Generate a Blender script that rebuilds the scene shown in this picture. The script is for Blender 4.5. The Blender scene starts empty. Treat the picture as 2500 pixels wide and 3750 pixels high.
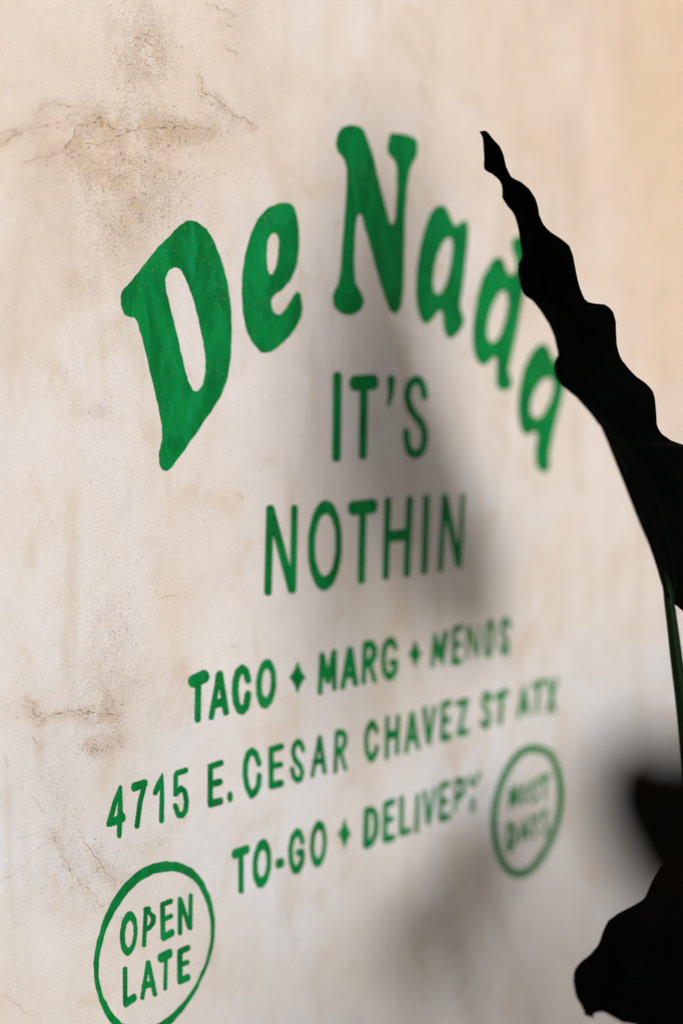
import bpy, bmesh, math, random
import numpy as np
from mathutils import Vector, Matrix

# ------------------------------------------------------------------ camera, sky, sun, exposure
SC = bpy.context.scene
COL = SC.collection
R = math.radians
SUN_DIR = Vector((0.405, 0.90, -0.240)).normalized()        # the way the light travels
cam = bpy.data.cameras.new('camera'); cam_ob = bpy.data.objects.new('camera', cam); COL.objects.link(cam_ob)
cam.sensor_fit = 'VERTICAL'; cam.sensor_width = 24; cam.sensor_height = 36; cam.lens = 50
cam.clip_start = 0.02; cam.clip_end = 500
SC.camera = cam_ob
cam.dof.use_dof = True; cam.dof.aperture_fstop = 1.4; cam.dof.focus_distance = 1.262; cam.dof.aperture_blades = 0

world = bpy.data.worlds.new('World'); SC.world = world; world.use_nodes = True
wn = world.node_tree; wn.nodes.clear()
sky = wn.nodes.new('ShaderNodeTexSky'); sky.sky_type = 'NISHITA'; sky.sun_disc = False; sky.dust_density = 1.3; sky.ozone_density = 1.0
elev = math.asin(-SUN_DIR.z)
sky.sun_elevation = elev
sky.sun_rotation = math.atan2(-SUN_DIR.x, -SUN_DIR.y)
bgn = wn.nodes.new('ShaderNodeBackground'); bgn.inputs['Strength'].default_value = 0.066
won = wn.nodes.new('ShaderNodeOutputWorld')
wn.links.new(sky.outputs[0], bgn.inputs[0]); wn.links.new(bgn.outputs[0], won.inputs[0])

sun = bpy.data.lights.new('sun', 'SUN'); sun.energy = 1.5; sun.angle = R(15); sun.color = (1.0, 0.985, 0.99)
sun_ob = bpy.data.objects.new('sun', sun); COL.objects.link(sun_ob)
sun_ob.rotation_euler = SUN_DIR.to_track_quat('-Z', 'Y').to_euler(); sun_ob.location = (-2, -5, 3)

SC.view_settings.view_transform = 'Standard'; SC.view_settings.look = 'None'
SC.view_settings.gamma = 1; SC.view_settings.use_curve_mapping = False
SC.view_settings.exposure = 0.73

# ------------------------------------------------------------------ measured data (metres; letters in 0.1 mm on the wall plane)
GLYPHS = [
    ('big', 'painted_letter', 'large green arched letter D with slanted stem',
     '8524,15579 46,6 18,-3 49,-1 21,-12 44,-19 20,-12 25,-8 16,-12 14,-20 19,-16 18,-21 43,-61 33,-69 23,-30 18,-39 34,-81 12,-40 34,-88 16,-100 9,-37 14,-89 6,-46 -3,-49 2,-45 5,-46 -5,-141 -6,-44 -1,-87 -45,-206 -14,-36 -21,-35 -15,-29 -14,-33 -20,-35 -20,-26 -55,-59 -52,-67 -70,-63 -98,-118 -37,-37 -39,-33 -30,-34 -32,-41 -36,-37 -94,-87 -39,-45 -20,-9 -28,-19 -12,-3 -28,4 -34,18 -16,32 -9,13 -2,18 3,15 -6,49 5,31 15,35 1,21 8,22 10,16 4,57 0,22 -4,20 1,40 -10,35 -23,99 -5,35 -9,34 -16,38 -15,70 -26,88 -30,84 -19,90 -41,132 -22,81 -28,61 -10,42 -8,22 -6,11 -10,9 -11,15 -11,8 -17,3 -13,-5 -16,3 -14,5 -13,2 -33,12 -22,44 -14,34 -3,20 3,21 -5,36 9,33 9,14 11,11 6,13 38,26 19,22 22,17 23,22 21,27 31,28 33,34 26,31 30,27 64,71 31,28 48,54 33,24 67,55 34,24 60,61 35,25 29,24 44,25 22,16|8391,15150 27,-8 10,2 23,-18 16,-29 13,-13 13,-20 18,-34 20,-31 10,-29 13,-29 18,-26 36,-94 8,-36 14,-39 16,-37 7,-40 20,-71 9,-43 14,-34 9,-30 2,-35 9,-32 7,-38 3,-35 5,-26 -6,-62 4,-25 -3,-27 -8,-22 -5,-25 -17,-56 -7,-16 -17,-19 -29,-26 -17,-10 -26,4 -18,1 -9,10 -57,83 -5,27 -7,22 -13,25 -8,26 -19,68 -8,36 -28,71 -6,38 -9,39 -12,40 -25,68 -12,42 -7,36 -29,74 -29,106 -8,26 -14,31 -7,30 -1,27 -5,25 -2,57 20,29 3,15 22,26 12,11 18,3 21,13'),
    ('big', 'painted_letter', 'large green arched letter e next to the capital D',
     '9675,15845 61,13 49,1 27,5 24,-7 37,-17 11,-13 6,-14 14,-18 26,-73 10,-59 10,-32 1,-35 -2,-30 4,-36 -1,-111 -17,-71 -2,-41 -12,-38 -31,-61 -57,-93 -59,-46 -26,-28 -29,-22 -51,-25 -28,-11 -17,-13 -10,-15 -16,-9 -11,-11 -14,-38 9,-40 0,-15 8,-19 14,-18 12,-8 34,-14 36,-2 19,9 13,15 16,10 15,13 16,18 21,18 15,22 10,19 16,12 14,17 12,20 14,14 10,14 10,11 19,8 13,12 9,4 24,-11 12,-8 12,-14 4,-41 15,-45 3,-51 -6,-22 -6,-45 -14,-20 -32,-55 -22,-23 -18,-26 -19,-23 -27,-24 -25,-27 -23,-17 -30,-18 -29,-25 -68,-44 -27,-20 -86,-40 -80,-11 -50,3 -18,9 -18,19 -43,32 -48,43 -30,51 -19,20 -24,61 -9,29 -5,31 -21,66 -8,141 -6,35 0,34 5,39 0,71 11,85 18,77 2,33 8,37 74,194 21,38 23,34 36,62 24,31 99,88 33,24 36,15 32,9 35,16|9609,15552 11,2 22,-4 14,-12 9,-27 9,-16 2,-19 -4,-46 -6,-23 -2,-62 -10,-22 -10,-54 -15,-51 -15,-14 -14,-19 -5,-17 -10,-3 -19,-5 -10,2 -7,5 -7,18 -14,16 -4,18 -1,28 -5,25 -4,77 7,32 -1,50 15,54 11,22 19,24 16,15 19,6'),
    ('big', 'painted_letter', 'large green arched letter N at the top of the arch',
     '10562,16681 68,26 58,16 67,3 46,0 29,-4 30,-12 27,-15 20,-28 40,-64 15,-29 46,-71 19,-39 20,-44 29,-97 46,-105 20,-61 47,-110 20,-55 30,-62 20,-49 10,-36 16,-28 15,-18 14,-12 18,3 13,17 25,58 6,38 1,41 6,55 3,56 11,106 -6,120 3,46 -4,39 -6,33 -11,33 -22,18 -22,9 -24,19 -31,20 -21,19 -8,28 1,39 32,115 18,16 35,12 132,9 78,3 69,-8 53,-9 39,-9 17,-25 9,-30 5,-31 -4,-39 -8,-38 -19,-36 -35,-39 -28,-37 -16,-33 -15,-38 -12,-42 -30,-121 -14,-148 -11,-85 -11,-166 -3,-85 3,-77 -3,-81 -6,-85 0,-166 -7,-159 -9,-75 -21,-111 -18,-40 -24,-29 -21,-21 -26,-16 -24,-2 -21,6 -28,7 -29,17 -22,29 -27,41 -30,56 -28,58 -33,54 -29,57 -23,62 -61,136 -27,72 -30,68 -51,130 -30,50 -24,49 -10,40 -11,31 -14,19 -16,1 -22,-9 -13,-10 -16,-59 -9,-49 -11,-112 -2,-115 -9,-65 -1,-55 5,-92 15,-117 15,-24 19,-25 44,-46 38,-55 12,-24 1,-31 -28,-55 -25,-27 -80,-38 -51,-16 -51,-3 -42,2 -46,7 -48,15 -38,19 -32,27 -20,33 -8,55 1,33 29,55 19,26 22,20 11,30 10,43 15,48 9,57 14,122 5,81 9,84 14,74 13,158 12,79 12,159 8,51 2,109 4,49 -8,39 -10,29 -12,26 -19,28 -16,14 -49,34 -26,25 -14,32 -10,35 7,27 11,31 8,36 19,28'),
    ('big', 'painted_letter', 'large green arched letter a right after the capital N',
     '12140,16059 50,-5 22,-10 14,-19 36,-31 10,-22 13,-18 28,-38 18,-15 14,-17 7,-14 32,-2 14,2 16,7 14,3 33,27 17,7 36,12 39,3 22,-4 12,-17 16,-40 5,-28 0,-57 -8,-35 -4,-35 -1,-46 -8,-51 -11,-47 -19,-100 -6,-47 -3,-54 -23,-93 -4,-45 -24,-119 -11,-28 -12,-76 1,-24 6,-25 8,-19 36,-51 14,-33 5,-18 -5,-38 -12,-20 -19,-16 -19,-28 -27,-30 -60,-42 -56,-24 -16,-13 -20,-3 -41,6 -37,18 -12,14 -27,47 -21,69 -10,63 -4,44 -12,25 -12,13 -7,4 -11,-1 -12,-9 -40,-20 -40,-47 -57,-44 -77,-39 -21,5 -28,11 -21,11 -38,40 -30,63 -18,30 -7,31 -5,39 -9,37 -8,83 -1,37 7,45 3,51 0,46 16,94 24,99 8,53 12,49 55,143 37,88 23,43 51,83 24,28 27,27 46,32 25,14|12266,15719 16,-1 18,-6 7,-13 13,-47 3,-25 -6,-68 -9,-35 -8,-66 -14,-33 -24,-85 -14,-34 -12,-40 -59,-95 -61,-58 -38,-10 -14,3 -22,5 -16,11 -16,43 -12,79 12,59 2,24 13,70 11,32 16,34 8,29 13,34 39,54 22,36 35,50 23,18 21,11 16,16 20,11'),
    ('big', 'painted_letter', 'large green arched letter d partly behind the black leaf',
     '13162,15571 24,-1 50,-10 47,-57 17,-41 28,-38 22,-14 16,-5 17,-10 26,-4 22,6 18,9 19,17 11,17 20,37 0,27 -12,47 -10,24 -28,53 -20,23 -14,20 -10,53 0,22 10,37 32,32 14,9 20,6 27,7 70,4 43,-1 32,-15 56,-35 14,-27 6,-26 -1,-33 -7,-37 -2,-34 -7,-40 -13,-49 -6,-48 -2,-52 -12,-112 -12,-67 -29,-122 -15,-57 -19,-56 -39,-142 -6,-42 -13,-51 -18,-49 -61,-184 -20,-53 -19,-42 -10,-37 -14,-39 -15,-32 -15,-45 0,-14 9,-21 4,-26 7,-18 17,-19 27,-39 4,-26 -7,-22 -16,-32 -21,-18 -52,-21 -33,-2 -28,1 -28,-5 -36,5 -28,13 -18,12 -18,17 -11,19 -9,22 -9,34 2,32 4,25 5,131 4,24 -6,16 -24,31 -10,1 -15,-3 -72,-41 -24,-22 -31,-16 -70,-13 -31,5 -51,17 -26,23 -25,29 -14,26 -15,31 -12,34 -21,83 -4,45 3,41 0,102 15,107 31,106 10,61 15,55 23,52 20,54 22,51 46,92 66,64 29,41 32,36 32,31 22,15 23,6 34,22|13254,15194 16,1 20,-7 19,-19 9,-15 19,-44 3,-63 -6,-30 -12,-31 -6,-41 -10,-36 -28,-73 -20,-32 -34,-76 -51,-56 -50,-45 -23,-14 -54,-9 -20,3 -34,25 -11,23 -12,19 -6,22 8,95 17,67 16,42 16,35 11,32 18,38 45,66 47,51 22,29 30,22 41,20'),
    ('big', 'painted_letter', 'large green arched letter a at the right end of the arch',
     '14053,14615 56,-11 23,-10 26,-23 19,-21 43,-59 53,-91 13,-4 17,25 43,23 55,0 20,2 19,-12 28,-25 23,-30 18,-37 7,-36 -6,-42 -2,-51 3,-48 -7,-46 -11,-50 -14,-47 -56,-150 -29,-53 -41,-112 -24,-54 -41,-104 -20,-59 -12,-53 -15,-41 -20,-45 -12,-38 -7,-60 5,-20 5,-47 7,-21 -2,-20 -11,-23 -13,-17 -22,-18 -24,-14 -48,-1 -32,2 -26,10 -29,13 -28,20 -23,22 -23,17 -15,24 -4,31 -7,29 -3,33 -1,61 6,37 8,33 2,28 15,64 -4,44 -10,10 -20,8 -16,12 -17,0 -24,-8 -46,-21 -50,-8 -27,-7 -29,7 -39,32 -20,23 -37,53 -16,39 -6,38 -21,75 -5,87 4,48 9,42 3,46 8,52 17,46 30,93 36,95 28,47 34,37 53,77 63,63 73,44 31,24 38,13|14180,14201 26,-1 22,-7 21,-29 8,-26 5,-49 -10,-38 -13,-31 -8,-32 -19,-31 -48,-70 -30,-27 -49,-61 -58,-42 -25,-11 -53,-16 -32,6 -48,13 -22,16 -19,18 -9,26 -6,26 9,92 14,29 38,62 26,37 25,30 96,79 24,15 30,11 27,6 29,10 28,2'),
    ("IT'S", 'painted_letter', "thin green capital I of the word IT'S",
     '10481,14239 -29,-5 -2,-8 -9,-9 -9,-1 -2,-17 2,-19 -6,-13 5,-13 -1,-13 -3,-6 1,-9 -2,-10 6,-22 -8,-13 4,-12 0,-31 -4,-7 0,-7 6,-15 -6,-14 5,-37 -7,-12 4,-14 0,-10 -1,-18 -4,-7 7,-25 -7,-12 5,-43 -6,-5 0,-10 5,-15 -6,-25 7,-25 -5,-4 -2,-9 3,-14 0,-27 -5,-6 6,-26 -4,-14 -2,-20 6,-20 -6,-5 -1,-13 4,-11 0,-16 -1,-8 -4,-8 2,-15 4,-9 -3,-4 -2,-12 0,-20 3,-17 -5,-8 0,-15 4,-10 -2,-25 -4,-11 7,-18 -4,-7 1,-13 11,-12 10,-6 7,0 3,-6 13,-8 28,4 12,-1 29,7 8,10 0,5 4,1 5,11 2,20 -1,12 -4,5 4,8 3,14 -3,8 -1,25 4,12 1,13 -6,5 5,21 -1,29 -4,5 5,12 3,15 -5,5 1,28 4,13 -1,10 -5,3 6,23 -2,8 1,9 -4,16 6,14 1,11 -5,4 2,32 3,11 -2,8 -4,5 7,26 -3,6 1,10 -2,19 5,13 -1,5 -5,5 6,43 -6,16 6,15 1,8 -3,6 0,31 5,12 -7,13 5,24 1,17 -5,15 6,11 0,5 -4,7 2,33 4,9 -7,18 6,19 -3,41 5,9 -9,14 -2,10 -11,10 -19,3 -19,10 -13,-6'),
    ("IT'S", 'painted_letter', "thin green capital T of the word IT'S",
     '10966,14220 -21,-8 -16,5 -41,-3 -14,-4 -31,5 -23,-7 -12,2 -47,0 -12,-6 -22,2 -13,-5 -13,-9 -5,-8 -15,-5 -5,-12 1,-7 -4,-5 -10,-24 3,-15 5,-5 -2,-5 0,-11 16,-23 6,0 0,-7 8,-10 27,-9 11,1 9,-5 17,-2 24,6 13,-2 16,1 8,-6 4,-8 -7,-19 2,-12 4,-7 -7,-41 7,-12 -5,-12 0,-32 3,-6 -7,-22 5,-18 -1,-17 -5,-26 6,-5 0,-6 -4,-11 0,-32 4,-4 -8,-25 4,-8 1,-9 0,-17 -5,-25 5,-5 0,-10 -4,-11 1,-7 -2,-8 1,-7 4,-6 -7,-26 3,-7 1,-27 -5,-23 6,-5 -5,-22 1,-11 -2,-12 6,-7 -8,-23 4,-8 0,-29 -5,-14 6,-13 -2,-21 5,-9 3,-6 10,0 11,-7 4,-8 26,-2 28,4 10,-2 14,12 11,4 5,12 0,19 6,19 -5,8 0,12 3,9 -1,12 3,8 -6,16 7,21 -4,41 5,11 -4,15 2,34 4,7 -3,4 -4,14 7,18 -2,10 1,8 -3,10 0,15 6,7 -6,18 4,33 3,5 -4,9 -3,15 5,7 1,7 0,17 -4,13 1,13 6,5 -5,21 1,21 2,10 3,4 -5,13 -1,13 4,7 0,24 -3,15 2,10 5,5 -5,22 0,22 6,13 -6,14 0,11 9,4 39,0 10,6 36,-5 27,12 7,6 11,-1 8,6 0,11 13,10 3,8 5,5 -2,24 5,4 2,9 -11,29 -11,18 -11,9 -10,7 -16,5 -14,8 -17,1 -9,-5'),
    ("IT'S", 'painted_apostrophe', 'green painted apostrophe',
     '11295,14217 -14,-14 -8,-1 -5,-7 -10,-4 -5,-9 3,-12 -6,-12 2,-20 4,-11 5,-7 -4,-5 0,-14 5,-10 4,-15 0,-8 -5,-11 3,-13 4,-4 -4,-7 -3,-33 4,-10 -1,-5 -8,-12 1,-16 -3,-9 0,-10 -9,-20 4,-7 -3,-17 4,-8 18,-6 18,4 6,4 22,32 0,6 4,9 12,13 8,24 12,15 -2,4 1,13 12,23 2,8 -1,9 5,12 7,4 -2,6 1,31 6,16 -5,12 6,18 3,18 -9,20 1,5 -19,20 -18,6'),
    ("IT'S", 'painted_letter', "thin green capital S of the word IT'S",
     '11696,14218 -18,-14 -10,2 -19,-9 -14,-4 -13,-8 -13,1 -16,-17 -7,-4 -5,-12 -10,-6 -6,-19 -5,-2 -10,-17 -9,-7 -2,-12 -8,-5 -7,-29 2,-10 -1,-6 -7,-11 0,-14 2,-5 -8,-38 6,-9 6,-3 -1,-9 2,-13 14,-21 2,-6 -2,-11 5,-11 7,-3 8,-34 18,-8 1,-9 6,-11 13,-7 9,-8 4,-5 1,-10 9,-7 9,-1 18,-29 19,-7 3,-10 8,-8 8,-1 18,-11 8,-15 11,-4 9,0 13,-17 7,-13 10,-5 5,-6 0,-12 6,-7 6,-3 5,-8 8,-7 3,-19 6,-5 3,-6 -1,-32 2,-11 6,-5 0,-11 -9,-25 -3,-18 -13,-19 3,-3 -9,-21 -6,-5 -10,-4 -30,-24 -9,2 -24,-2 -8,5 -23,7 -2,11 -10,9 -10,19 -2,8 1,10 -9,3 -5,7 0,40 -7,8 0,11 4,13 -7,13 -4,21 2,19 -9,3 -7,8 -3,11 -27,9 -17,0 -11,3 -7,-1 -12,-9 -15,-7 -8,-7 -1,-16 -6,-12 0,-5 5,-5 0,-15 3,-9 -3,-19 10,-14 -2,-16 1,-24 6,-9 2,-10 -2,-11 11,-9 3,-12 5,-8 2,-15 8,-4 7,-10 0,-12 11,-19 10,-6 9,-14 11,1 11,-6 8,-9 11,-2 12,-9 14,-2 16,-15 12,2 30,-2 17,2 10,-2 25,10 14,-3 11,0 11,6 11,11 13,6 8,0 12,16 26,12 4,3 4,9 10,9 7,1 6,18 3,18 11,10 -1,11 4,12 7,13 7,8 -1,19 9,12 -2,22 -5,9 -1,13 4,5 -8,22 0,36 -6,8 -5,14 1,5 -5,2 -11,19 -9,7 -3,11 -8,6 -11,19 -6,4 -6,14 -10,9 -6,10 -10,5 -8,10 -8,6 -10,4 -5,6 -15,9 -9,11 -13,5 -5,7 -18,13 -21,27 -15,11 -2,6 -20,22 -10,8 -1,9 -13,19 1,10 -6,10 -3,12 -10,14 3,15 -4,14 1,9 4,5 5,20 -1,20 16,7 2,12 11,20 21,8 4,9 11,2 14,-2 12,1 12,-3 5,-11 19,-20 5,-8 3,-19 8,-10 1,-7 -2,-5 10,-29 5,-8 -1,-16 9,-12 28,-19 11,-2 20,-3 18,10 11,-1 9,5 6,10 7,6 1,17 6,3 -1,12 -12,25 -1,10 2,7 -12,21 1,3 -6,30 -12,15 1,4 -7,12 -19,17 -4,7 -1,7 -10,11 -8,4 -14,20 -21,8 -11,-1 -7,2 -14,8 -26,-2 -26,6'),
    ('NOTHIN', 'painted_letter', 'thin green capital N of the word NOTHIN',
     '9539,12937 -8,-1 -11,4 -12,-5 -6,-11 -8,-6 -5,-11 -1,-14 5,-11 -7,-12 4,-18 0,-21 -7,-17 7,-19 -5,-9 -1,-12 0,-15 4,-9 -7,-15 4,-19 -1,-18 -3,-4 -3,-13 6,-18 -4,-10 -1,-15 0,-15 4,-7 -8,-16 3,-8 1,-26 -6,-21 5,-10 1,-7 -5,-10 0,-28 4,-6 -8,-18 4,-19 -1,-15 -5,-23 6,-6 -5,-17 0,-32 3,-4 -8,-20 5,-17 -6,-38 6,-7 -6,-17 1,-31 3,-2 -8,-21 4,-9 1,-11 -6,-38 6,-6 -7,-15 2,-8 0,-23 4,-3 -2,-9 2,-9 11,-5 7,-6 16,-2 8,-7 12,-3 22,7 17,8 5,7 5,13 -6,13 6,11 -1,29 -2,4 7,22 -6,17 3,9 4,30 -5,4 0,8 5,11 -1,30 -2,4 7,24 -6,14 3,9 4,31 -5,4 0,9 6,11 -1,28 -3,3 8,25 -6,16 3,8 3,32 -5,4 1,8 6,10 -3,21 1,7 -2,5 7,25 -5,6 -1,10 3,7 3,29 -5,4 4,6 8,-6 5,-34 6,-2 5,-7 -2,-10 1,-7 12,-19 3,-10 -2,-12 12,-11 5,-34 6,-2 5,-8 -3,-11 2,-6 7,-9 1,-6 4,-4 2,-12 -2,-11 13,-10 0,-15 5,-19 6,-2 4,-10 -3,-10 14,-25 2,-13 -1,-9 6,-4 6,-8 -1,-7 7,-25 6,-3 3,-11 -3,-10 10,-14 5,-12 0,-20 7,-3 6,-9 -2,-8 2,-9 6,-15 6,-4 2,-12 -2,-9 10,-14 5,-13 1,-19 9,-2 7,-8 2,-6 18,-12 9,2 16,-1 12,-6 5,2 23,6 4,7 9,4 2,11 11,15 -5,10 2,30 4,5 -7,13 7,20 -4,39 6,17 -4,10 2,31 4,6 -7,16 7,20 -4,40 6,9 0,6 -5,10 3,32 3,4 -6,19 7,19 -4,40 6,8 -5,17 3,31 3,3 -6,21 5,9 2,10 -3,9 1,6 -2,11 1,14 5,6 -6,18 3,9 1,21 3,3 -4,9 -2,14 6,9 1,9 -3,9 1,6 -2,12 1,13 5,6 -6,18 3,9 1,20 2,4 -5,24 6,8 -3,38 1,11 4,5 -24,27 -9,2 -9,-3 -29,7 -4,-5 -17,-9 -5,-7 -4,-2 4,-22 -8,-16 4,-10 0,-32 -4,-4 0,-7 5,-13 -6,-27 5,-24 -7,-15 3,-10 0,-32 -4,-4 0,-9 5,-12 -5,-19 1,-24 3,-13 -5,-6 -2,-9 4,-9 0,-8 -1,-24 -4,-4 1,-10 5,-12 -6,-18 4,-38 -6,-5 -1,-9 4,-10 0,-9 -1,-22 -4,-4 6,-24 -6,-16 0,-13 4,-26 -9,-4 2,7 -7,11 -9,23 2,9 -12,17 -6,29 -10,18 2,8 -7,11 -3,11 -6,11 2,10 -12,16 0,11 -4,7 -2,12 -9,11 -1,5 2,8 -5,6 -6,18 -6,9 2,2 0,8 -8,9 -10,38 -8,10 -1,5 2,7 -17,33 2,2 -1,9 -8,9 -3,8 0,9 -7,21 -8,9 2,12 -6,6 -6,20 -5,5 2,3 -1,11 -8,8 -3,8 0,9 -3,3 -5,19 -7,7 2,13 -6,6 -9,18 -9,3 -8,8 -32,7'),
    ('NOTHIN', 'painted_letter', 'thin green capital O of the word NOTHIN',
     '10561,12466 2,-69 -11,-69 -36,-116 -25,-50 -26,-46 -26,-42 -38,-24 -69,-33 -36,0 -35,7 -35,20 -37,29 -28,29 -49,95 -21,53 -26,120 -2,64 1,71 -1,62 10,60 17,63 18,56 24,53 25,44 25,33 37,34 37,23 31,8 36,4 35,-8 35,-14 37,-22 30,-39 50,-86 22,-57 15,-59 13,-66 2,-67|10459,12473 0,-43 -3,-44 -14,-39 -22,-80 -16,-27 -37,-46 -42,-24 -17,2 -45,14 -19,17 -18,27 -25,61 -17,34 -7,39 -7,90 1,42 0,46 3,42 36,112 16,35 16,27 19,18 25,15 34,10 24,-1 40,-33 19,-20 11,-29 32,-71 7,-42 7,-84'),
    ('NOTHIN', 'painted_letter', 'thin green capital T of the word NOTHIN',
     '10999,12923 -10,-2 -24,5 -16,-7 -51,4 -27,-7 -21,6 -14,-5 -29,-1 -10,0 -14,4 -26,-8 -24,4 -25,-1 -10,-7 -10,-4 -8,2 -1,-6 -7,-9 -11,-4 -2,-8 -6,-9 0,-13 -8,-16 6,-10 2,-16 6,-17 5,-2 10,-10 6,-12 11,-6 19,-4 14,-8 10,0 13,4 42,-2 12,-3 10,4 8,-20 -8,-17 3,-10 2,-32 -5,-6 -1,-8 5,-12 -4,-31 -2,-2 6,-25 -8,-18 3,-9 1,-33 -5,-5 0,-10 5,-10 -4,-29 -3,-5 6,-26 -5,-8 -2,-10 3,-8 -1,-9 2,-15 -1,-8 -5,-3 6,-23 -3,-10 -1,-18 -3,-7 6,-26 -6,-7 -1,-10 3,-7 -1,-6 2,-13 -1,-6 -6,-7 7,-23 -7,-37 5,-23 -6,-6 3,-17 -1,-14 2,-12 -7,-14 6,-22 -2,-12 2,-7 4,-3 5,-10 12,-9 9,-1 5,-4 25,-3 12,-4 14,2 6,8 16,4 7,7 2,17 -2,16 6,10 -1,14 -5,9 7,34 -6,17 5,9 2,10 -3,10 0,27 5,13 -1,12 -4,9 6,39 -5,16 5,10 1,10 -3,30 6,20 -6,18 4,17 2,26 -4,7 -1,7 6,11 -2,22 1,10 -2,3 6,24 -6,19 4,16 2,27 -4,5 0,9 6,10 -3,21 1,9 -2,5 7,25 -5,8 -1,10 3,8 2,24 0,7 -5,1 2,10 10,17 10,4 26,-7 15,5 17,1 36,-3 10,3 11,8 8,1 20,15 19,47 -5,8 0,16 -4,12 -1,11 -14,8 -5,15 -10,8 -8,4 -9,0 -12,6 -8,7'),
    ('NOTHIN', 'painted_letter', 'thin green capital H of the word NOTHIN',
     '11610,12922 -12,0 -13,-7 -7,-7 -8,0 -3,-7 2,-11 -9,-20 4,-9 -1,-32 -5,-7 0,-8 5,-9 -6,-24 1,-10 -2,-5 4,-21 -6,-10 -2,-12 4,-7 -2,-31 -5,-7 1,-10 5,-10 -7,-24 3,-36 -6,-10 -1,-11 2,-4 -13,0 -13,-6 -16,0 -17,4 -21,0 -16,-1 -17,-4 -26,7 -24,-5 -34,0 -8,4 -26,-1 0,12 -3,13 8,19 -4,8 -1,8 2,13 -1,11 4,5 0,11 -5,11 7,23 -4,37 8,18 -5,8 2,33 3,4 0,12 -5,10 7,23 -2,6 0,23 -2,8 4,7 -1,8 -10,5 -7,7 -6,10 -20,0 -17,4 -26,-2 -21,-18 -5,-2 -3,-11 5,-12 0,-8 -6,-11 3,-41 -7,-16 6,-17 -6,-41 4,-11 -1,-9 -5,-11 3,-38 -7,-18 6,-20 -4,-12 -2,-27 4,-10 -1,-9 -6,-10 4,-18 0,-20 -4,-7 -3,-12 5,-9 1,-12 -4,-12 -2,-27 4,-9 -7,-19 4,-20 -1,-18 -6,-19 6,-9 -1,-13 -4,-10 -1,-17 1,-14 3,-5 -8,-19 4,-8 1,-14 -1,-16 -4,-11 -1,-10 5,-4 -1,-12 -4,-8 0,-33 3,-7 -8,-18 4,-8 1,-15 -6,-38 7,-9 4,-13 9,-4 8,-10 12,-5 14,1 10,-2 25,3 9,-1 12,17 9,21 -5,23 7,39 -5,7 -1,11 6,8 0,34 -3,6 2,10 5,9 -5,23 3,8 4,31 -5,8 0,10 6,6 -2,34 -2,5 8,23 -6,21 3,6 4,33 16,2 31,-2 12,5 25,-7 18,3 39,2 16,-4 14,-1 16,5 37,-6 6,-11 -5,-14 -3,-26 5,-16 -6,-9 -1,-10 3,-15 -2,-7 0,-17 -5,-12 6,-21 -6,-13 -2,-26 3,-6 1,-11 -6,-9 3,-23 -2,-7 1,-6 -2,-14 -5,-11 6,-18 -4,-7 -3,-34 3,-6 0,-10 -3,-7 6,-10 10,-9 17,-4 10,-8 9,-3 33,1 6,6 16,2 12,21 0,8 -5,9 7,16 0,25 -3,17 5,9 2,11 -4,13 3,28 4,9 -1,8 -5,11 4,7 3,12 0,20 -3,19 6,10 1,11 -4,12 7,38 -5,18 7,18 -3,42 6,9 0,9 -4,11 4,17 0,15 4,7 -6,17 5,9 2,14 -2,38 6,9 -1,11 -4,9 3,6 2,26 3,6 -5,20 6,10 -1,51 6,9 -2,11 -4,6 4,7 2,27 2,5 -5,21 7,8 -2,42 2,12 4,6 -4,8 -8,6 -9,17 -9,4 -10,-1'),
    ('NOTHIN', 'painted_letter', 'thin green capital I of the word NOTHIN',
     '11888,12919 -13,-1 -9,-8 -10,-5 -7,0 2,-10 -2,-13 -5,-9 4,-40 -7,-17 4,-11 0,-11 -2,-23 -3,-5 6,-22 -8,-19 4,-44 -6,-5 0,-7 5,-14 -4,-32 -3,-6 6,-25 -6,-7 -2,-8 3,-11 0,-34 -5,-5 6,-23 -6,-20 1,-8 -2,-8 4,-27 -6,-5 0,-11 4,-9 -3,-30 -4,-8 6,-26 -5,-8 -1,-9 0,-19 3,-15 -1,-6 -6,-7 5,-25 -6,-36 5,-23 -6,-8 2,-21 -1,-13 3,-9 -8,-16 6,-23 -3,-11 -3,-32 8,-11 4,-2 2,-8 36,-17 18,2 10,4 9,-3 14,3 8,8 5,16 1,14 5,14 -3,14 -4,7 4,9 3,33 -4,9 0,5 7,14 -4,21 6,42 -6,15 5,12 1,33 -4,5 8,24 -5,19 6,43 -5,5 1,9 5,13 -1,32 -3,5 8,26 -5,6 -1,11 3,9 3,25 0,9 -5,5 7,23 -4,38 7,25 -5,6 4,20 -1,12 3,12 -6,15 8,25 -3,9 0,29 5,13 -6,15 6,23 -1,11 2,8 -4,20 7,20 -7,18 -13,17 -5,3 -14,-1 -19,6 -11,2'),
    ('NOTHIN', 'painted_letter', 'thin green capital N of the word NOTHIN',
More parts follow.
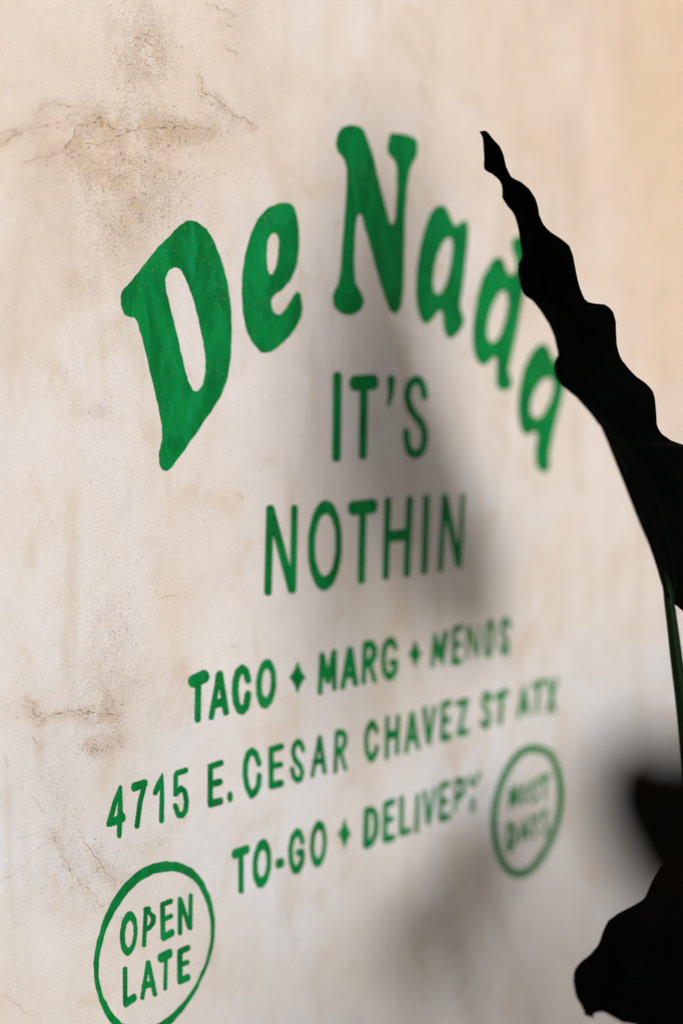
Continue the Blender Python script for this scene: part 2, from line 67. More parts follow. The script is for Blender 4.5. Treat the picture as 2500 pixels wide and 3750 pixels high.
     '12528,12899 -12,-3 -9,1 -11,-20 0,-10 5,-12 -6,-13 -1,-28 4,-17 -6,-8 -3,-10 4,-15 -1,-27 -5,-11 0,-9 5,-13 -6,-15 -2,-25 4,-18 -8,-21 4,-13 -2,-27 -5,-12 1,-10 4,-9 -6,-16 1,-17 -2,-10 4,-16 -6,-9 -2,-12 3,-15 -1,-26 -6,-11 6,-21 -6,-16 -2,-24 4,-19 -6,-9 -3,-13 -6,25 -10,14 -1,9 2,9 -13,24 -4,12 -1,19 -12,16 1,8 -5,23 -12,15 2,19 -18,36 0,19 -9,9 -7,36 -12,16 2,19 -13,23 -4,13 1,9 -2,9 -9,9 -2,5 0,11 -5,19 -11,17 1,20 -6,11 -4,3 -3,8 -4,14 2,7 -3,9 -10,14 -5,30 -16,15 -9,14 -15,4 -12,-2 -32,7 -29,-14 -8,-11 -3,-6 3,-14 0,-9 -3,-10 5,-17 -4,-12 0,-13 -4,-15 4,-12 -1,-9 -6,-11 2,-41 -8,-18 5,-10 -7,-47 4,-12 -8,-21 3,-39 -8,-19 5,-16 -4,-13 0,-13 -3,-6 -1,-10 5,-10 -8,-23 2,-38 -8,-20 5,-8 -4,-33 -3,-6 0,-10 5,-9 -9,-25 2,-8 1,-30 -5,-8 -3,-11 5,-6 -4,-35 -3,-5 0,-10 4,-11 -8,-24 2,-6 0,-32 -5,-9 -2,-9 4,-6 -3,-41 8,-9 13,-6 16,-12 31,6 11,-2 10,5 3,16 7,13 -2,40 8,16 -5,18 8,41 -4,11 0,10 6,12 1,28 -3,12 9,17 -4,8 -1,10 3,23 5,18 -5,11 1,10 6,11 0,30 -2,9 8,19 -4,19 7,40 -4,10 1,10 6,12 -1,30 -2,8 9,20 -4,7 -1,12 4,13 12,-22 -3,-9 12,-16 1,-14 5,-12 0,-11 13,-19 -2,-11 1,-5 5,-7 3,-14 8,-16 -2,-9 11,-17 1,-14 5,-11 0,-12 13,-19 -2,-11 7,-12 2,-14 9,-15 -3,-10 12,-17 1,-14 5,-11 0,-12 12,-19 -1,-10 6,-14 3,-14 6,-8 2,-7 -2,-9 12,-19 6,-36 8,-9 4,-11 -2,-8 5,-4 14,-21 13,-2 17,-7 19,0 17,-4 11,0 32,24 2,8 -7,13 2,29 5,14 -6,20 7,17 -1,11 2,16 -3,15 6,11 1,8 -4,14 3,26 4,14 -5,22 6,14 1,28 -3,17 6,10 1,7 -4,15 3,28 5,12 -6,21 7,16 -1,14 2,12 -3,7 0,10 6,10 -3,24 3,26 4,13 -6,21 5,7 2,7 -1,15 2,13 -3,7 0,9 6,9 -3,26 3,25 5,12 -6,23 5,7 1,7 1,26 -3,7 1,11 6,9 -4,24 2,8 -7,16 -5,6 -35,7'),
    ('TACO', 'painted_letter', 'thin green capital T of the word TACO',
     '8656,11438 -40,-15 -11,3 -13,-2 -7,-8 -43,-5 -20,-12 -11,2 -12,-5 -5,-16 -11,-17 0,-27 12,-15 1,-10 21,-15 9,-9 24,-2 7,-7 12,-7 1,-11 -5,-12 0,-41 3,-7 -7,-27 5,-25 -3,-11 -3,-37 5,-8 -7,-26 4,-45 -7,-31 6,-10 3,-19 10,-9 10,-10 17,0 18,4 6,-1 12,15 2,12 0,23 -3,8 1,17 6,13 -5,24 6,49 -4,10 -1,15 6,12 -1,32 -2,9 2,15 5,9 -7,24 4,12 3,34 -3,14 10,7 16,0 9,3 21,2 9,8 22,4 1,9 14,17 2,19 -2,12 -7,15 -3,14 -22,15 -7,10 -12,6 -12,-1'),
    ('TACO', 'painted_letter', 'thin green capital A of the word TACO',
     '8867,11400 -12,-3 -6,2 -8,-7 -4,-12 -16,-15 3,-16 -8,-28 -4,-41 -8,-14 0,-14 -7,-25 -9,-18 2,-8 -1,-12 -10,-21 -5,-21 1,-10 -4,-11 -8,-10 1,-18 -16,-41 3,-9 -3,-15 -8,-8 -5,-40 -8,-20 21,-22 9,-3 26,0 20,10 1,8 -2,16 10,14 6,24 0,22 10,5 11,1 10,6 27,-4 14,1 15,-5 -3,-17 11,-37 8,-18 10,-8 19,-8 15,2 8,4 11,-1 6,7 4,10 1,10 -10,24 2,8 -1,15 -11,34 2,22 -10,24 -3,46 -10,18 4,13 -14,46 2,25 -11,17 1,13 -5,35 -8,10 3,27 -15,26 -18,14 -13,5|8870,11215 -6,-11 2,-11 -16,-43 4,-3 -3,-13 8,-2 13,-1 9,7 5,10 -5,7 -5,18 -1,27'),
    ('TACO', 'painted_letter', 'thin green capital C of the word TACO',
     '9154,11422 -11,-8 -19,-3 -5,-7 -25,-10 -6,-6 -6,0 -8,-8 -3,-14 -12,-15 2,-10 -12,-21 -2,-11 -4,-4 -3,-10 0,-12 -6,-9 -5,-13 4,-20 -7,-50 5,-13 -5,-29 6,-16 6,-28 -3,-22 7,-10 2,-28 13,-26 10,-9 4,-22 8,-5 6,-9 6,-15 14,-13 10,-6 19,-3 23,-16 35,5 13,6 20,21 17,4 9,10 1,7 13,20 0,19 5,23 10,21 -2,23 8,17 -3,27 -10,8 -10,14 -16,4 -19,7 -11,-2 -14,-15 -11,-17 -4,-9 3,-13 -3,-15 -12,-28 2,-23 -9,-7 -10,-1 -5,-5 -6,5 -7,24 -11,10 -2,11 3,8 -8,39 -4,8 3,24 -5,14 -1,12 3,6 5,41 -5,13 3,9 8,7 4,26 4,4 1,9 15,21 2,8 8,1 11,-10 9,-14 3,-14 -2,-10 29,-52 9,-3 33,-4 5,4 9,1 10,7 8,23 -9,19 0,23 -15,28 -4,15 1,10 -4,10 -16,14 -7,11 -10,10 -20,9 -29,23'),
    ('TACO', 'painted_letter', 'thin green capital O of the word TACO',
     '9623,11158 -5,-35 -18,-64 -38,-83 -22,-12 -38,-28 -20,-4 -19,0 -19,10 -24,9 -16,10 -11,24 -17,25 -12,26 -20,58 1,76 -4,29 4,36 18,67 37,75 22,25 37,20 21,5 37,-1 24,-12 17,-20 28,-38 13,-28 20,-66 0,-63|9542,11183 -2,-25 -6,-17 -3,-16 0,-18 -10,-13 -15,-27 -8,-4 -6,-9 -7,-4 -14,1 -8,2 -3,9 -15,12 -15,33 1,32 -6,17 -1,24 2,20 1,14 7,21 3,20 0,16 9,16 10,9 13,25 13,4 14,1 11,-4 9,-11 6,-14 7,-8 8,-15 0,-36 6,-21 1,-15'),
    ('dia', 'painted_diamond', 'green painted diamond between TACO and MARG',
     '9923,11350 16,-47 22,-42 15,-21 6,-18 11,-18 16,-8 18,-24 6,-3 -1,-4 2,-2 -19,-14 -10,-3 -12,-9 -12,-15 -8,-14 -31,-31 -18,-52 -10,-9 -26,43 -7,27 -8,16 -16,23 -12,22 -25,24 -5,11 -23,17 12,10 10,4 5,8 29,19 10,20 12,12 11,15 11,25'),
    ('MARG', 'painted_letter', 'thin green capital M of the word MARG',
     '10448,11397 -18,5 -8,-2 -19,-16 -12,-18 -2,-9 2,-13 -6,-15 -6,-6 -8,-33 0,-13 -14,-16 2,-14 -4,-14 -4,-5 -11,22 -1,12 2,7 -13,29 -1,10 -4,9 -3,23 -9,15 -4,13 -26,22 -17,4 -19,0 -9,-5 -4,-10 -7,-6 -3,-10 2,-43 -1,-8 -6,-7 5,-33 -4,-9 -6,-37 5,-28 -7,-8 0,-53 -2,-13 -5,-9 5,-32 -4,-7 -5,-40 3,-26 -7,-10 0,-17 4,-11 5,-6 12,-8 29,-8 16,-1 12,10 1,49 6,13 0,16 -5,9 7,25 2,27 -4,16 6,12 4,18 -2,-1 10,-37 8,-11 0,-25 11,-12 14,-1 27,-11 22,4 13,10 4,13 -1,7 12,33 4,-5 -7,-32 6,-18 -5,-32 5,-4 -6,-31 4,-8 20,-16 29,-8 10,1 14,11 6,11 -4,27 1,7 5,9 -7,9 6,58 -4,12 -1,15 6,28 -3,10 0,45 5,14 -4,9 -3,16 3,18 2,37 -4,13 0,17 6,14 -5,40 -17,16 -11,3'),
    ('MARG', 'painted_letter', 'thin green capital A of the word MARG',
     '10664,11395 -9,3 -9,-5 -12,-11 -4,-23 -4,-10 1,-7 -5,-16 -8,-14 0,-18 -17,-46 2,-7 -4,-15 -7,-11 -7,-29 0,-14 -7,-16 -6,-7 1,-11 -2,-11 -7,-25 -9,-16 2,-14 -11,-24 -2,-12 -4,-7 -2,-27 -8,-10 -1,-7 11,-12 23,-16 19,-6 11,7 27,7 0,12 8,38 7,5 3,10 -2,16 4,10 11,7 15,0 18,-4 15,3 6,-7 12,-29 -1,-11 5,-21 6,-13 15,-13 47,-9 24,6 8,10 -4,19 -5,9 3,10 -16,60 1,16 -12,26 0,12 -6,40 -10,19 3,15 -9,26 -2,13 -6,9 1,29 -7,10 -4,11 0,13 -4,9 0,17 -3,14 -8,7 -1,12 -4,12 -28,15 -21,0|10674,11183 -1,-9 2,-1 -8,-6 -1,-6 2,-8 -3,1 3,-10 16,4 -6,9 4,7'),
    ('MARG', 'painted_letter', 'thin green capital R of the word MARG',
     '10986,11427 -21,-1 -18,4 -33,-1 -12,-3 -11,-8 -14,-3 -3,-7 -2,-42 -4,-24 4,-18 0,-15 -6,-7 0,-42 2,-17 -8,-18 4,-18 0,-15 -6,-37 0,-13 4,-18 -8,-20 2,-17 0,-39 -6,-9 0,-17 4,-18 -2,-10 1,-12 9,-9 11,-7 23,-9 20,3 6,9 6,4 5,11 0,15 3,13 -1,18 -3,11 4,6 4,18 -3,16 1,37 18,21 18,-31 4,-12 6,-9 4,-28 11,-10 4,-7 1,-14 6,-12 3,-12 6,-13 9,-7 1,-11 8,-14 38,-6 15,2 11,6 2,4 1,29 -14,18 -4,13 -6,10 -1,15 -4,13 -10,6 -4,13 -1,15 -6,10 -4,12 -14,19 3,16 13,10 21,28 15,14 18,32 2,24 -2,11 1,17 7,13 -1,9 -6,13 -3,13 -8,10 -6,12 -6,6 -13,7 -9,15 -3,10 -9,6 -9,10 -12,7 -38,12|10977,11338 -20,-3 -3,-7 -7,-49 3,-8 1,-15 -7,-15 8,-8 16,3 11,8 8,2 3,11 7,11 12,7 -3,23 1,18 -7,5 -6,8'),
    ('MARG', 'painted_letter', 'thin green capital G of the word MARG',
     '11282,11426 -13,-5 -8,-6 -5,-11 -13,-6 -12,-2 -13,-19 -17,-14 -11,-5 -5,-9 3,-18 -11,-18 -1,-13 -4,-13 -1,-27 -8,-6 -4,-11 2,-17 -2,-13 3,-27 -3,-10 10,-34 -3,-8 0,-11 4,-31 6,-25 -1,-9 8,-14 18,-20 18,-30 35,-41 19,-7 40,-1 19,2 31,-5 13,9 5,11 20,22 12,7 9,21 8,4 6,14 5,26 -4,25 7,13 2,17 -2,12 1,12 -6,13 -8,8 -7,11 -19,9 -25,-3 -15,0 -16,3 -33,-1 -18,-4 -12,-9 -6,-14 1,-18 8,-10 10,-8 16,-7 19,0 11,-4 9,-22 -5,-9 -14,-18 -12,-11 -10,-2 -30,11 -10,7 -6,13 -8,10 -3,13 0,15 -7,7 -1,14 3,20 -6,35 -5,13 5,18 6,11 0,20 19,53 11,12 28,16 14,-3 22,-15 8,-15 1,-12 18,-16 12,-9 29,-6 19,21 8,5 -2,28 -12,25 -1,9 -9,6 -12,14 -4,14 -20,26 -34,17 -30,2'),
    ('dia', 'painted_diamond', 'green painted diamond between MARG and MENOS',
     '11731,11339 4,-16 10,-23 13,-22 9,-25 13,-18 17,-30 17,-11 15,-21 8,0 1,-8 -1,-5 -3,-3 -25,-8 -9,-15 -51,-55 -14,-51 -12,-4 -10,11 -13,24 -16,46 -16,23 -23,24 -19,29 -9,6 -13,4 6,11 5,3 10,0 6,10 28,23 31,45 12,25 16,20'),
    ('MENOS', 'painted_letter', 'thin green capital M of the word MENOS',
     '12259,11384 -47,-10 -10,-10 -5,-9 1,-12 -6,-17 -9,-7 -8,-22 -5,-23 -16,-18 1,-13 -5,-16 -11,-14 -6,9 0,24 -7,13 -6,20 0,8 -8,40 -8,14 -4,13 -25,11 -21,6 -28,-12 -1,-26 -7,-9 0,-32 -3,-22 -8,-27 4,-29 -7,-9 -4,-43 2,-15 -10,-22 3,-31 -4,-8 -1,-17 -7,-26 4,-17 -7,-18 10,-16 15,-6 22,-1 18,3 4,9 0,10 7,12 2,17 -1,14 3,10 -1,13 3,14 7,16 -4,22 5,14 2,15 8,-24 -1,-15 4,-15 9,-9 2,-10 8,-15 17,-6 18,-1 30,4 -6,-13 -4,-16 2,-7 -2,-12 7,-15 13,-7 18,-5 20,4 14,10 0,19 15,54 -3,8 12,32 5,47 11,26 -3,9 15,54 0,25 12,26 -1,10 7,41 1,13 -35,13'),
    ('MENOS', 'painted_letter', 'thin green capital E of the word MENOS',
     '12523,11419 -22,0 -16,-6 -19,-2 -16,4 -57,-8 -22,-8 -6,-9 -2,-19 -4,-7 5,-24 -6,-31 0,-18 -2,-9 5,-30 -6,-7 -1,-15 3,-13 -1,-30 -1,-17 -5,-11 6,-21 -4,-12 -4,-43 4,-18 0,-14 -7,-16 4,-16 -2,-15 3,-18 7,-19 17,-9 18,-4 14,-6 19,2 17,6 43,-4 30,1 18,8 17,11 5,16 -20,40 -16,5 -25,0 -18,6 -21,-1 -16,-4 -6,23 -2,17 6,37 1,19 -4,14 12,7 23,0 17,-3 18,6 28,3 14,8 7,12 -16,29 -11,6 -17,1 -16,6 -42,-3 -11,7 3,11 -2,16 1,20 -3,24 6,17 2,13 -3,15 15,4 18,-4 40,9 15,-1 28,7 10,8 2,19 -3,12 -24,18 -11,6'),
    ('MENOS', 'painted_letter', 'thin green capital N of the word MENOS',
     '12849,11385 -10,-7 -3,-14 -6,-13 5,-30 -5,-16 -5,-38 3,-16 -1,-18 -6,-10 2,-30 -2,-27 -8,-26 4,-16 -1,-11 -10,15 -16,40 -1,8 -18,31 -2,10 -15,36 -15,28 1,7 -17,30 -10,23 -6,22 -12,17 -13,9 -34,2 -14,-4 -6,-11 -2,-13 5,-36 -5,-9 -2,-13 2,-11 -2,-12 2,-17 -1,-12 -6,-12 1,-20 4,-13 -3,-4 -6,-45 5,-19 -1,-10 -6,-11 2,-61 -8,-29 8,-24 9,-8 22,-6 12,6 10,27 -3,14 -3,5 4,13 4,49 -3,17 6,15 -3,30 2,14 -1,15 7,25 -5,6 0,8 7,15 4,-3 11,-25 1,-17 9,-12 9,-7 6,-31 7,-10 4,-13 9,-10 6,-11 0,-19 7,-11 9,-8 14,-41 3,-15 12,-6 29,-20 21,2 13,7 4,10 0,14 -6,8 -3,10 6,20 2,15 0,48 7,18 -4,21 10,61 -4,9 0,19 7,18 -1,24 2,13 -2,15 9,31 -8,24 -13,9'),
    ('MENOS', 'painted_letter', 'thin green capital O of the word MENOS',
     '13152,11173 -8,-67 -14,-31 -13,-23 -7,-27 -29,-42 -15,-15 -19,-4 -24,-12 -34,17 -23,31 -6,17 -7,28 -11,31 -3,25 3,32 -1,32 4,34 8,62 26,62 7,24 14,21 15,17 34,29 13,3 11,-4 18,-1 16,-8 11,-12 12,-18 14,-46 11,-25 2,-34 -2,-64|13083,11179 -3,-19 -6,-18 -2,-19 -6,-16 -3,-34 -9,-6 -8,-13 -2,-8 -8,-4 -4,6 -9,2 -3,4 2,15 -8,27 -3,31 6,46 -4,14 3,22 6,21 2,19 9,30 0,15 9,17 8,6 1,5 5,5 8,2 9,-7 3,-12 -2,-5 5,-13 3,-16 3,-38 -6,-33'),
    ('MENOS', 'painted_letter', 'thin green capital S of the word MENOS',
     '13344,11403 -48,-8 -8,-11 -8,-16 -6,-18 -12,-11 -6,-9 -3,-15 -6,-13 1,-43 9,-13 6,-14 0,-12 8,-31 8,-11 13,-7 8,-12 4,-11 33,-32 7,-11 8,-31 11,-10 3,-13 -9,-10 -6,-13 -14,0 -6,19 -1,14 -17,23 -2,12 -8,13 -19,11 -21,-4 -21,-14 2,-12 -3,-29 19,-36 6,-18 1,-14 4,-11 13,-12 25,-18 21,-10 19,-1 44,-7 8,7 5,10 10,11 12,23 7,7 2,16 7,12 10,11 -3,16 -8,11 -10,33 -8,19 -18,29 -1,14 -9,11 -11,6 -34,47 -12,12 -7,14 0,17 -4,13 11,24 1,13 12,6 22,-4 10,-26 8,-7 7,-14 13,-15 17,-5 11,-1 14,6 13,10 4,8 1,16 -5,20 -10,10 -8,23 -12,11 -14,28 -8,6 -10,12 -22,9'),
    ('street number', 'painted_letter', 'green painted digit 4',
     '7683,10529 -17,0 2,-11 -11,-17 -7,-2 0,-18 -7,-2 -5,-4 -2,-7 -4,-5 0,-9 -3,-6 -9,0 -2,-8 1,-9 -12,-14 -7,-4 2,-11 -1,-6 -7,-2 -7,-22 1,-9 -12,-7 1,-17 -4,-5 -2,-7 -5,-3 -4,-10 3,-10 -10,-7 -6,-24 1,-5 -6,-1 -6,-10 2,-9 -7,-16 -6,-6 -3,-11 4,-5 0,-13 10,-13 10,-6 13,2 5,-1 7,-5 29,5 7,3 4,-4 12,-2 12,6 4,0 3,-7 -2,-20 4,-6 0,-5 -6,-14 1,-11 3,-22 -7,-22 12,-7 1,-9 15,-10 8,-1 16,7 4,10 5,29 -3,4 -1,7 6,14 0,23 -2,6 8,23 -4,3 -1,8 10,5 8,0 14,5 4,12 7,8 -2,22 -4,9 0,15 -9,3 -6,10 -11,11 2,14 -5,11 3,14 3,5 -6,33 5,8 -5,15 2,30 3,6 -4,7 -3,13 5,14 -5,29 1,13 5,4 -8,18 -1,7 -13,10|7654,10380 -5,-17 -3,-4 1,-7 -11,-16 1,-7 -6,-19 -9,-12 4,-3 -3,-10 -8,-11 -4,-16 5,-3 6,7 12,1 7,-4 5,6 3,9 -2,7 7,13 -6,24 5,2 2,22 0,6 -4,10 4,5 4,11'),
    ('street number', 'painted_letter', 'green painted digit 7',
     '7959,10528 -20,6 -16,-3 -6,-3 -13,0 -11,5 -12,-7 -38,3 -3,-6 -20,2 -8,-12 -2,-16 -7,-4 8,-28 9,-16 22,-14 4,5 8,2 9,-2 19,0 7,3 3,6 10,-4 14,0 -2,-7 -9,-12 3,-12 -2,-4 -7,-3 -1,-10 -5,-14 2,-8 -6,-2 -7,-7 1,-17 -3,-5 0,-9 -6,-6 -2,-11 5,-10 -3,-1 -5,-9 0,-10 -3,-8 3,-15 -6,-4 -4,-14 3,-8 -4,-19 -6,-9 0,-12 4,-4 -5,-4 -4,-20 -3,-9 3,-11 -7,-9 -1,-24 10,-22 12,-4 12,3 5,-3 8,-1 5,4 10,15 0,9 -4,2 12,35 -4,11 7,13 3,29 8,20 -4,8 11,35 -3,5 1,9 7,14 1,26 5,10 6,6 -3,1 1,10 14,26 -2,6 4,12 7,6 4,26 7,9 4,2 -3,6 3,11 16,15 -4,15 4,14 -10,15 -18,16'),
    ('street number', 'painted_letter', 'green painted digit 1',
     '8165,10547 -11,0 0,-20 -6,1 -17,-16 1,-8 -14,-3 -3,-9 -8,-9 -1,-5 -9,-2 -7,-7 1,-11 -7,-6 -2,-8 -8,-6 -1,-9 2,-5 -6,-1 -6,-9 -2,-10 -4,-4 1,-13 -4,-8 3,-13 9,-5 6,0 9,-6 9,-2 13,3 7,9 1,6 4,0 8,13 8,5 4,7 -1,-6 3,-15 -2,-7 1,-11 -7,-20 5,-7 -4,-18 1,-10 -2,-6 0,-10 4,-7 -7,-24 2,-5 1,-26 -5,-11 0,-9 5,-4 -5,-25 -2,-15 5,-16 -7,-21 3,-4 -1,-12 8,-15 1,-7 24,-3 6,-7 8,2 15,18 1,6 -5,7 7,41 -7,19 7,17 -2,7 1,14 -2,17 6,8 -6,18 7,36 -5,9 -1,13 5,7 -1,29 -3,8 2,10 4,5 -5,9 -2,15 2,6 1,26 -6,10 1,11 4,3 -2,24 -5,15 6,15 -5,15 0,13 -5,15'),
    ('street number', 'painted_letter', 'green painted digit 5',
     '8439,10548 -9,-1 -11,2 -13,-7 -23,6 -6,-4 -28,-3 -13,4 -6,-1 -3,-8 -15,-5 -2,-7 -5,-5 -4,-16 -6,-3 4,-23 -2,-8 2,-10 -2,-8 -4,-3 7,-17 -5,-5 -1,-28 4,-12 -1,-9 -6,-4 5,-24 -1,-17 -4,-15 8,-13 7,-6 26,-7 19,1 5,13 8,-1 9,3 4,7 6,4 3,5 5,-2 17,-14 -3,-4 2,-12 4,-17 5,-10 -3,-12 9,-20 -2,-17 -5,-18 4,-11 -7,-10 -1,-20 -6,-9 -9,-1 -8,-8 -1,-7 -14,14 -10,18 2,9 -4,13 -8,5 -7,30 -9,8 -10,0 -15,11 -11,-4 -11,-10 -3,-9 5,-6 -2,-19 10,-13 7,-14 0,-21 9,-4 2,-4 0,-11 4,-8 1,-8 5,-8 10,-2 9,-16 24,-2 21,-7 8,-6 8,-1 19,13 28,24 17,20 3,8 -3,5 2,10 6,13 -3,11 3,19 7,19 -4,4 -3,9 3,14 -6,22 -5,6 0,12 3,11 -5,4 -4,7 0,11 -3,8 0,17 -10,2 -7,10 -2,9 -7,2 -24,15 -7,15 -12,-1 -21,7 -8,-4 -8,-9 -8,-1 1,11 5,7 -2,24 -3,10 4,13 4,6 -5,6 -1,14 6,14 11,1 9,-2 15,7 20,-5 37,7 12,-5 7,11 7,4 5,15 -11,17 -3,9'),
    ('E.', 'painted_letter', 'thin green capital E of the word E.',
     '8884,10534 -9,2 -4,4 -42,-8 -7,4 -7,0 -14,-6 -25,0 -10,2 -23,-8 -7,5 -3,0 -17,-12 -1,-17 3,-18 -6,-14 5,-14 -3,-33 -3,-8 4,-4 3,-13 -5,-12 -1,-8 2,-10 -1,-7 3,-8 -1,-16 -6,-8 7,-17 -3,-9 -3,-28 4,-8 1,-15 -6,-8 4,-38 -2,-13 -4,-4 6,-20 -3,-4 -2,-11 5,-12 -1,-12 -3,-4 32,-27 8,-2 7,5 26,-5 17,0 20,4 14,-6 7,1 5,4 25,-1 20,-4 3,8 6,5 10,0 3,25 -4,17 0,3 -10,12 -14,10 -12,3 -11,-3 -10,1 -14,5 -13,-7 -13,4 -20,1 -10,3 3,16 -6,21 5,8 -1,32 -3,11 3,3 6,18 20,0 22,-5 14,7 12,-5 30,2 7,7 12,2 5,12 -4,9 -2,16 -4,4 -3,8 -9,10 -63,6 -11,-6 -15,6 -15,-2 -2,5 4,31 -2,11 -4,3 6,11 1,12 -3,9 0,18 25,10 5,-4 31,3 11,5 14,-6 15,5 28,5 5,7 7,12 -9,11 1,9 -12,15 -8,5'),
    ('E.', 'painted_dot', 'green painted full stop',
     '9033,10143 1,-9 4,-2 -12,-18 0,-6 -4,-6 -3,1 -14,-12 -4,5 -19,4 -7,9 0,9 -10,9 -3,9 1,8 -2,11 2,3 -4,21 11,10 0,6 7,13 4,1 10,-3 5,6 14,-6 4,-7 7,-1 2,-15 8,-7 3,-6 -1,-8 2,-6'),
    ('CESAR', 'painted_letter', 'thin green capital C of the word CESAR',
     '9277,10587 -19,-11 -16,-1 -14,-12 -4,1 -12,-4 -6,-5 -6,-21 -11,-15 -1,-8 2,-6 -9,-12 -8,-20 0,-8 -8,-11 2,-34 -7,-24 6,-14 -6,-18 -2,-25 4,-2 1,-7 -4,-13 8,-18 0,-8 3,-5 -2,-25 7,-4 4,-8 -3,-10 5,-28 6,-4 2,-11 -1,-10 14,-14 7,-11 5,-21 9,-2 6,-9 -1,-8 11,-18 11,-8 6,-19 29,-5 13,5 6,-2 19,13 7,-1 21,7 6,9 8,5 1,8 15,13 1,7 7,8 5,11 11,8 -1,7 8,17 0,13 2,6 -3,19 6,11 1,7 -3,10 3,36 -16,14 -2,7 -6,6 -13,5 -11,-5 -11,-2 -7,2 1,-7 -4,-9 -7,-7 2,-39 -9,-14 4,-10 1,-9 -9,-18 -10,-5 1,-10 -6,-7 -9,-5 -2,-6 -13,-4 -4,-5 -8,10 -7,10 2,5 -5,8 -7,6 -10,19 -1,8 2,4 -10,20 2,9 -1,11 -11,35 4,6 -6,18 2,11 -1,14 6,9 -6,25 6,9 0,38 12,8 0,16 5,9 2,9 5,2 5,7 1,9 18,4 7,-2 5,-8 8,-2 8,-17 8,-9 0,-13 6,-6 8,-22 4,-5 -2,-4 4,-11 9,-9 9,-14 9,-1 21,-9 11,5 2,7 10,11 4,13 -2,15 -9,12 2,9 -12,17 -2,11 -5,4 -1,18 -13,15 1,8 -15,26 -11,2 -4,3 -3,8 -11,6 -15,14 -8,1 -15,16'),
    ('CESAR', 'painted_letter', 'thin green capital E of the word CESAR',
     '9677,10557 -7,-4 -11,3 -36,0 -6,-5 -7,0 -14,5 -21,-6 -17,-2 -29,7 -7,-8 -11,-4 -7,-28 7,-19 -4,-7 -1,-25 0,-9 4,-10 -6,-18 4,-22 -1,-7 2,-12 -6,-22 7,-15 -4,-11 -1,-23 0,-9 5,-9 -7,-23 5,-16 0,-22 -5,-22 5,-8 1,-6 -4,-14 0,-29 4,-9 0,-20 17,-7 8,-8 14,-5 18,-2 17,4 10,0 7,-6 22,5 12,-2 15,1 14,-5 16,5 12,1 8,-4 9,4 16,21 1,5 -4,6 0,14 -8,15 -3,8 -12,2 -15,6 -8,7 -23,-6 -40,5 -14,-5 -13,0 -4,20 4,19 -5,7 -1,14 5,13 -1,27 -3,9 3,12 13,0 8,-5 21,7 11,-4 32,-2 10,5 22,-3 10,15 -1,6 5,16 -9,6 -13,18 -10,1 -10,4 -26,2 -11,3 -6,-4 -13,-2 -12,5 -22,2 1,9 4,6 -5,13 -1,14 4,26 0,9 -5,13 3,9 14,-4 17,8 46,-4 5,6 10,1 13,-5 26,9 1,8 13,8 -6,25 -14,17 -8,6 -17,8'),
    ('CESAR', 'painted_letter', 'thin green capital S of the word CESAR',
     '9902,10563 -6,-6 -13,-1 -25,-21 -6,0 -12,-7 -4,-10 1,-4 -14,-34 1,-9 2,-2 -7,-9 -4,-13 -1,-17 8,-13 -3,-13 4,-11 8,-3 7,-27 -1,-12 14,-10 -1,-12 4,-9 8,-5 6,-7 10,-4 6,-6 1,-13 8,-5 10,-3 17,-23 2,-10 8,-4 6,-6 -1,-13 5,-17 -3,-8 1,-5 -4,-10 -12,-8 -20,8 -6,7 -8,5 -7,8 3,14 -1,7 -8,4 -6,30 0,11 -15,9 -4,13 -7,4 -24,-2 -8,-7 -7,-3 2,-3 -1,-14 -4,-13 9,-23 6,-8 1,-14 -3,-7 7,-4 5,-11 0,-11 6,-17 16,-8 10,-19 8,-3 25,-21 6,-9 24,4 11,-2 24,4 8,6 21,0 1,9 10,24 6,5 -3,21 11,12 3,18 -6,24 2,4 -13,19 -10,28 -8,10 -8,17 -29,28 -36,39 -3,14 -13,23 2,3 -6,20 2,8 -1,12 3,5 8,4 2,20 8,1 7,5 9,0 12,-4 2,-12 12,-18 7,-16 0,-6 6,-12 11,-9 28,-8 15,7 6,8 -2,17 3,8 -11,29 -9,12 1,10 -7,13 -6,5 -13,32 -14,7 -10,-1 -18,13 -11,4 -13,4'),
    ('CESAR', 'painted_letter', 'thin green capital A of the word CESAR',
     '10220,10537 -11,1 -12,-3 2,-16 -6,-11 -7,-23 3,-11 -10,-16 -4,-34 -6,-4 -5,-10 2,-18 -12,-20 -2,-14 3,-8 -11,-15 -4,-28 -13,-4 -6,-9 3,-8 -2,-19 3,-3 -4,-23 2,-5 -11,-16 1,-7 -4,-20 -11,-24 4,-7 -3,-10 -6,-5 0,-19 8,-7 12,-2 8,-5 22,1 6,2 6,23 -2,2 3,9 7,10 0,19 14,32 -2,15 31,11 20,-8 14,2 15,-5 -1,-17 4,-23 4,-4 4,-12 -4,-10 2,-10 9,-16 6,-5 8,-12 8,-4 28,1 14,10 -1,32 -7,9 -2,10 3,9 -3,14 -10,25 5,18 -3,8 0,18 -6,19 -11,17 2,20 -13,39 3,8 0,8 -8,16 -2,29 -3,10 -7,12 3,20 -6,13 -6,26 3,5 -2,9 -28,22 -14,0|10222,10376 -12,-29 -1,-7 2,-12 -11,-11 6,-13 8,2 21,0 0,19 -4,13 -5,4 4,12 -1,13 -8,3'),
    ('CESAR', 'painted_letter', 'thin green capital R of the word CESAR',
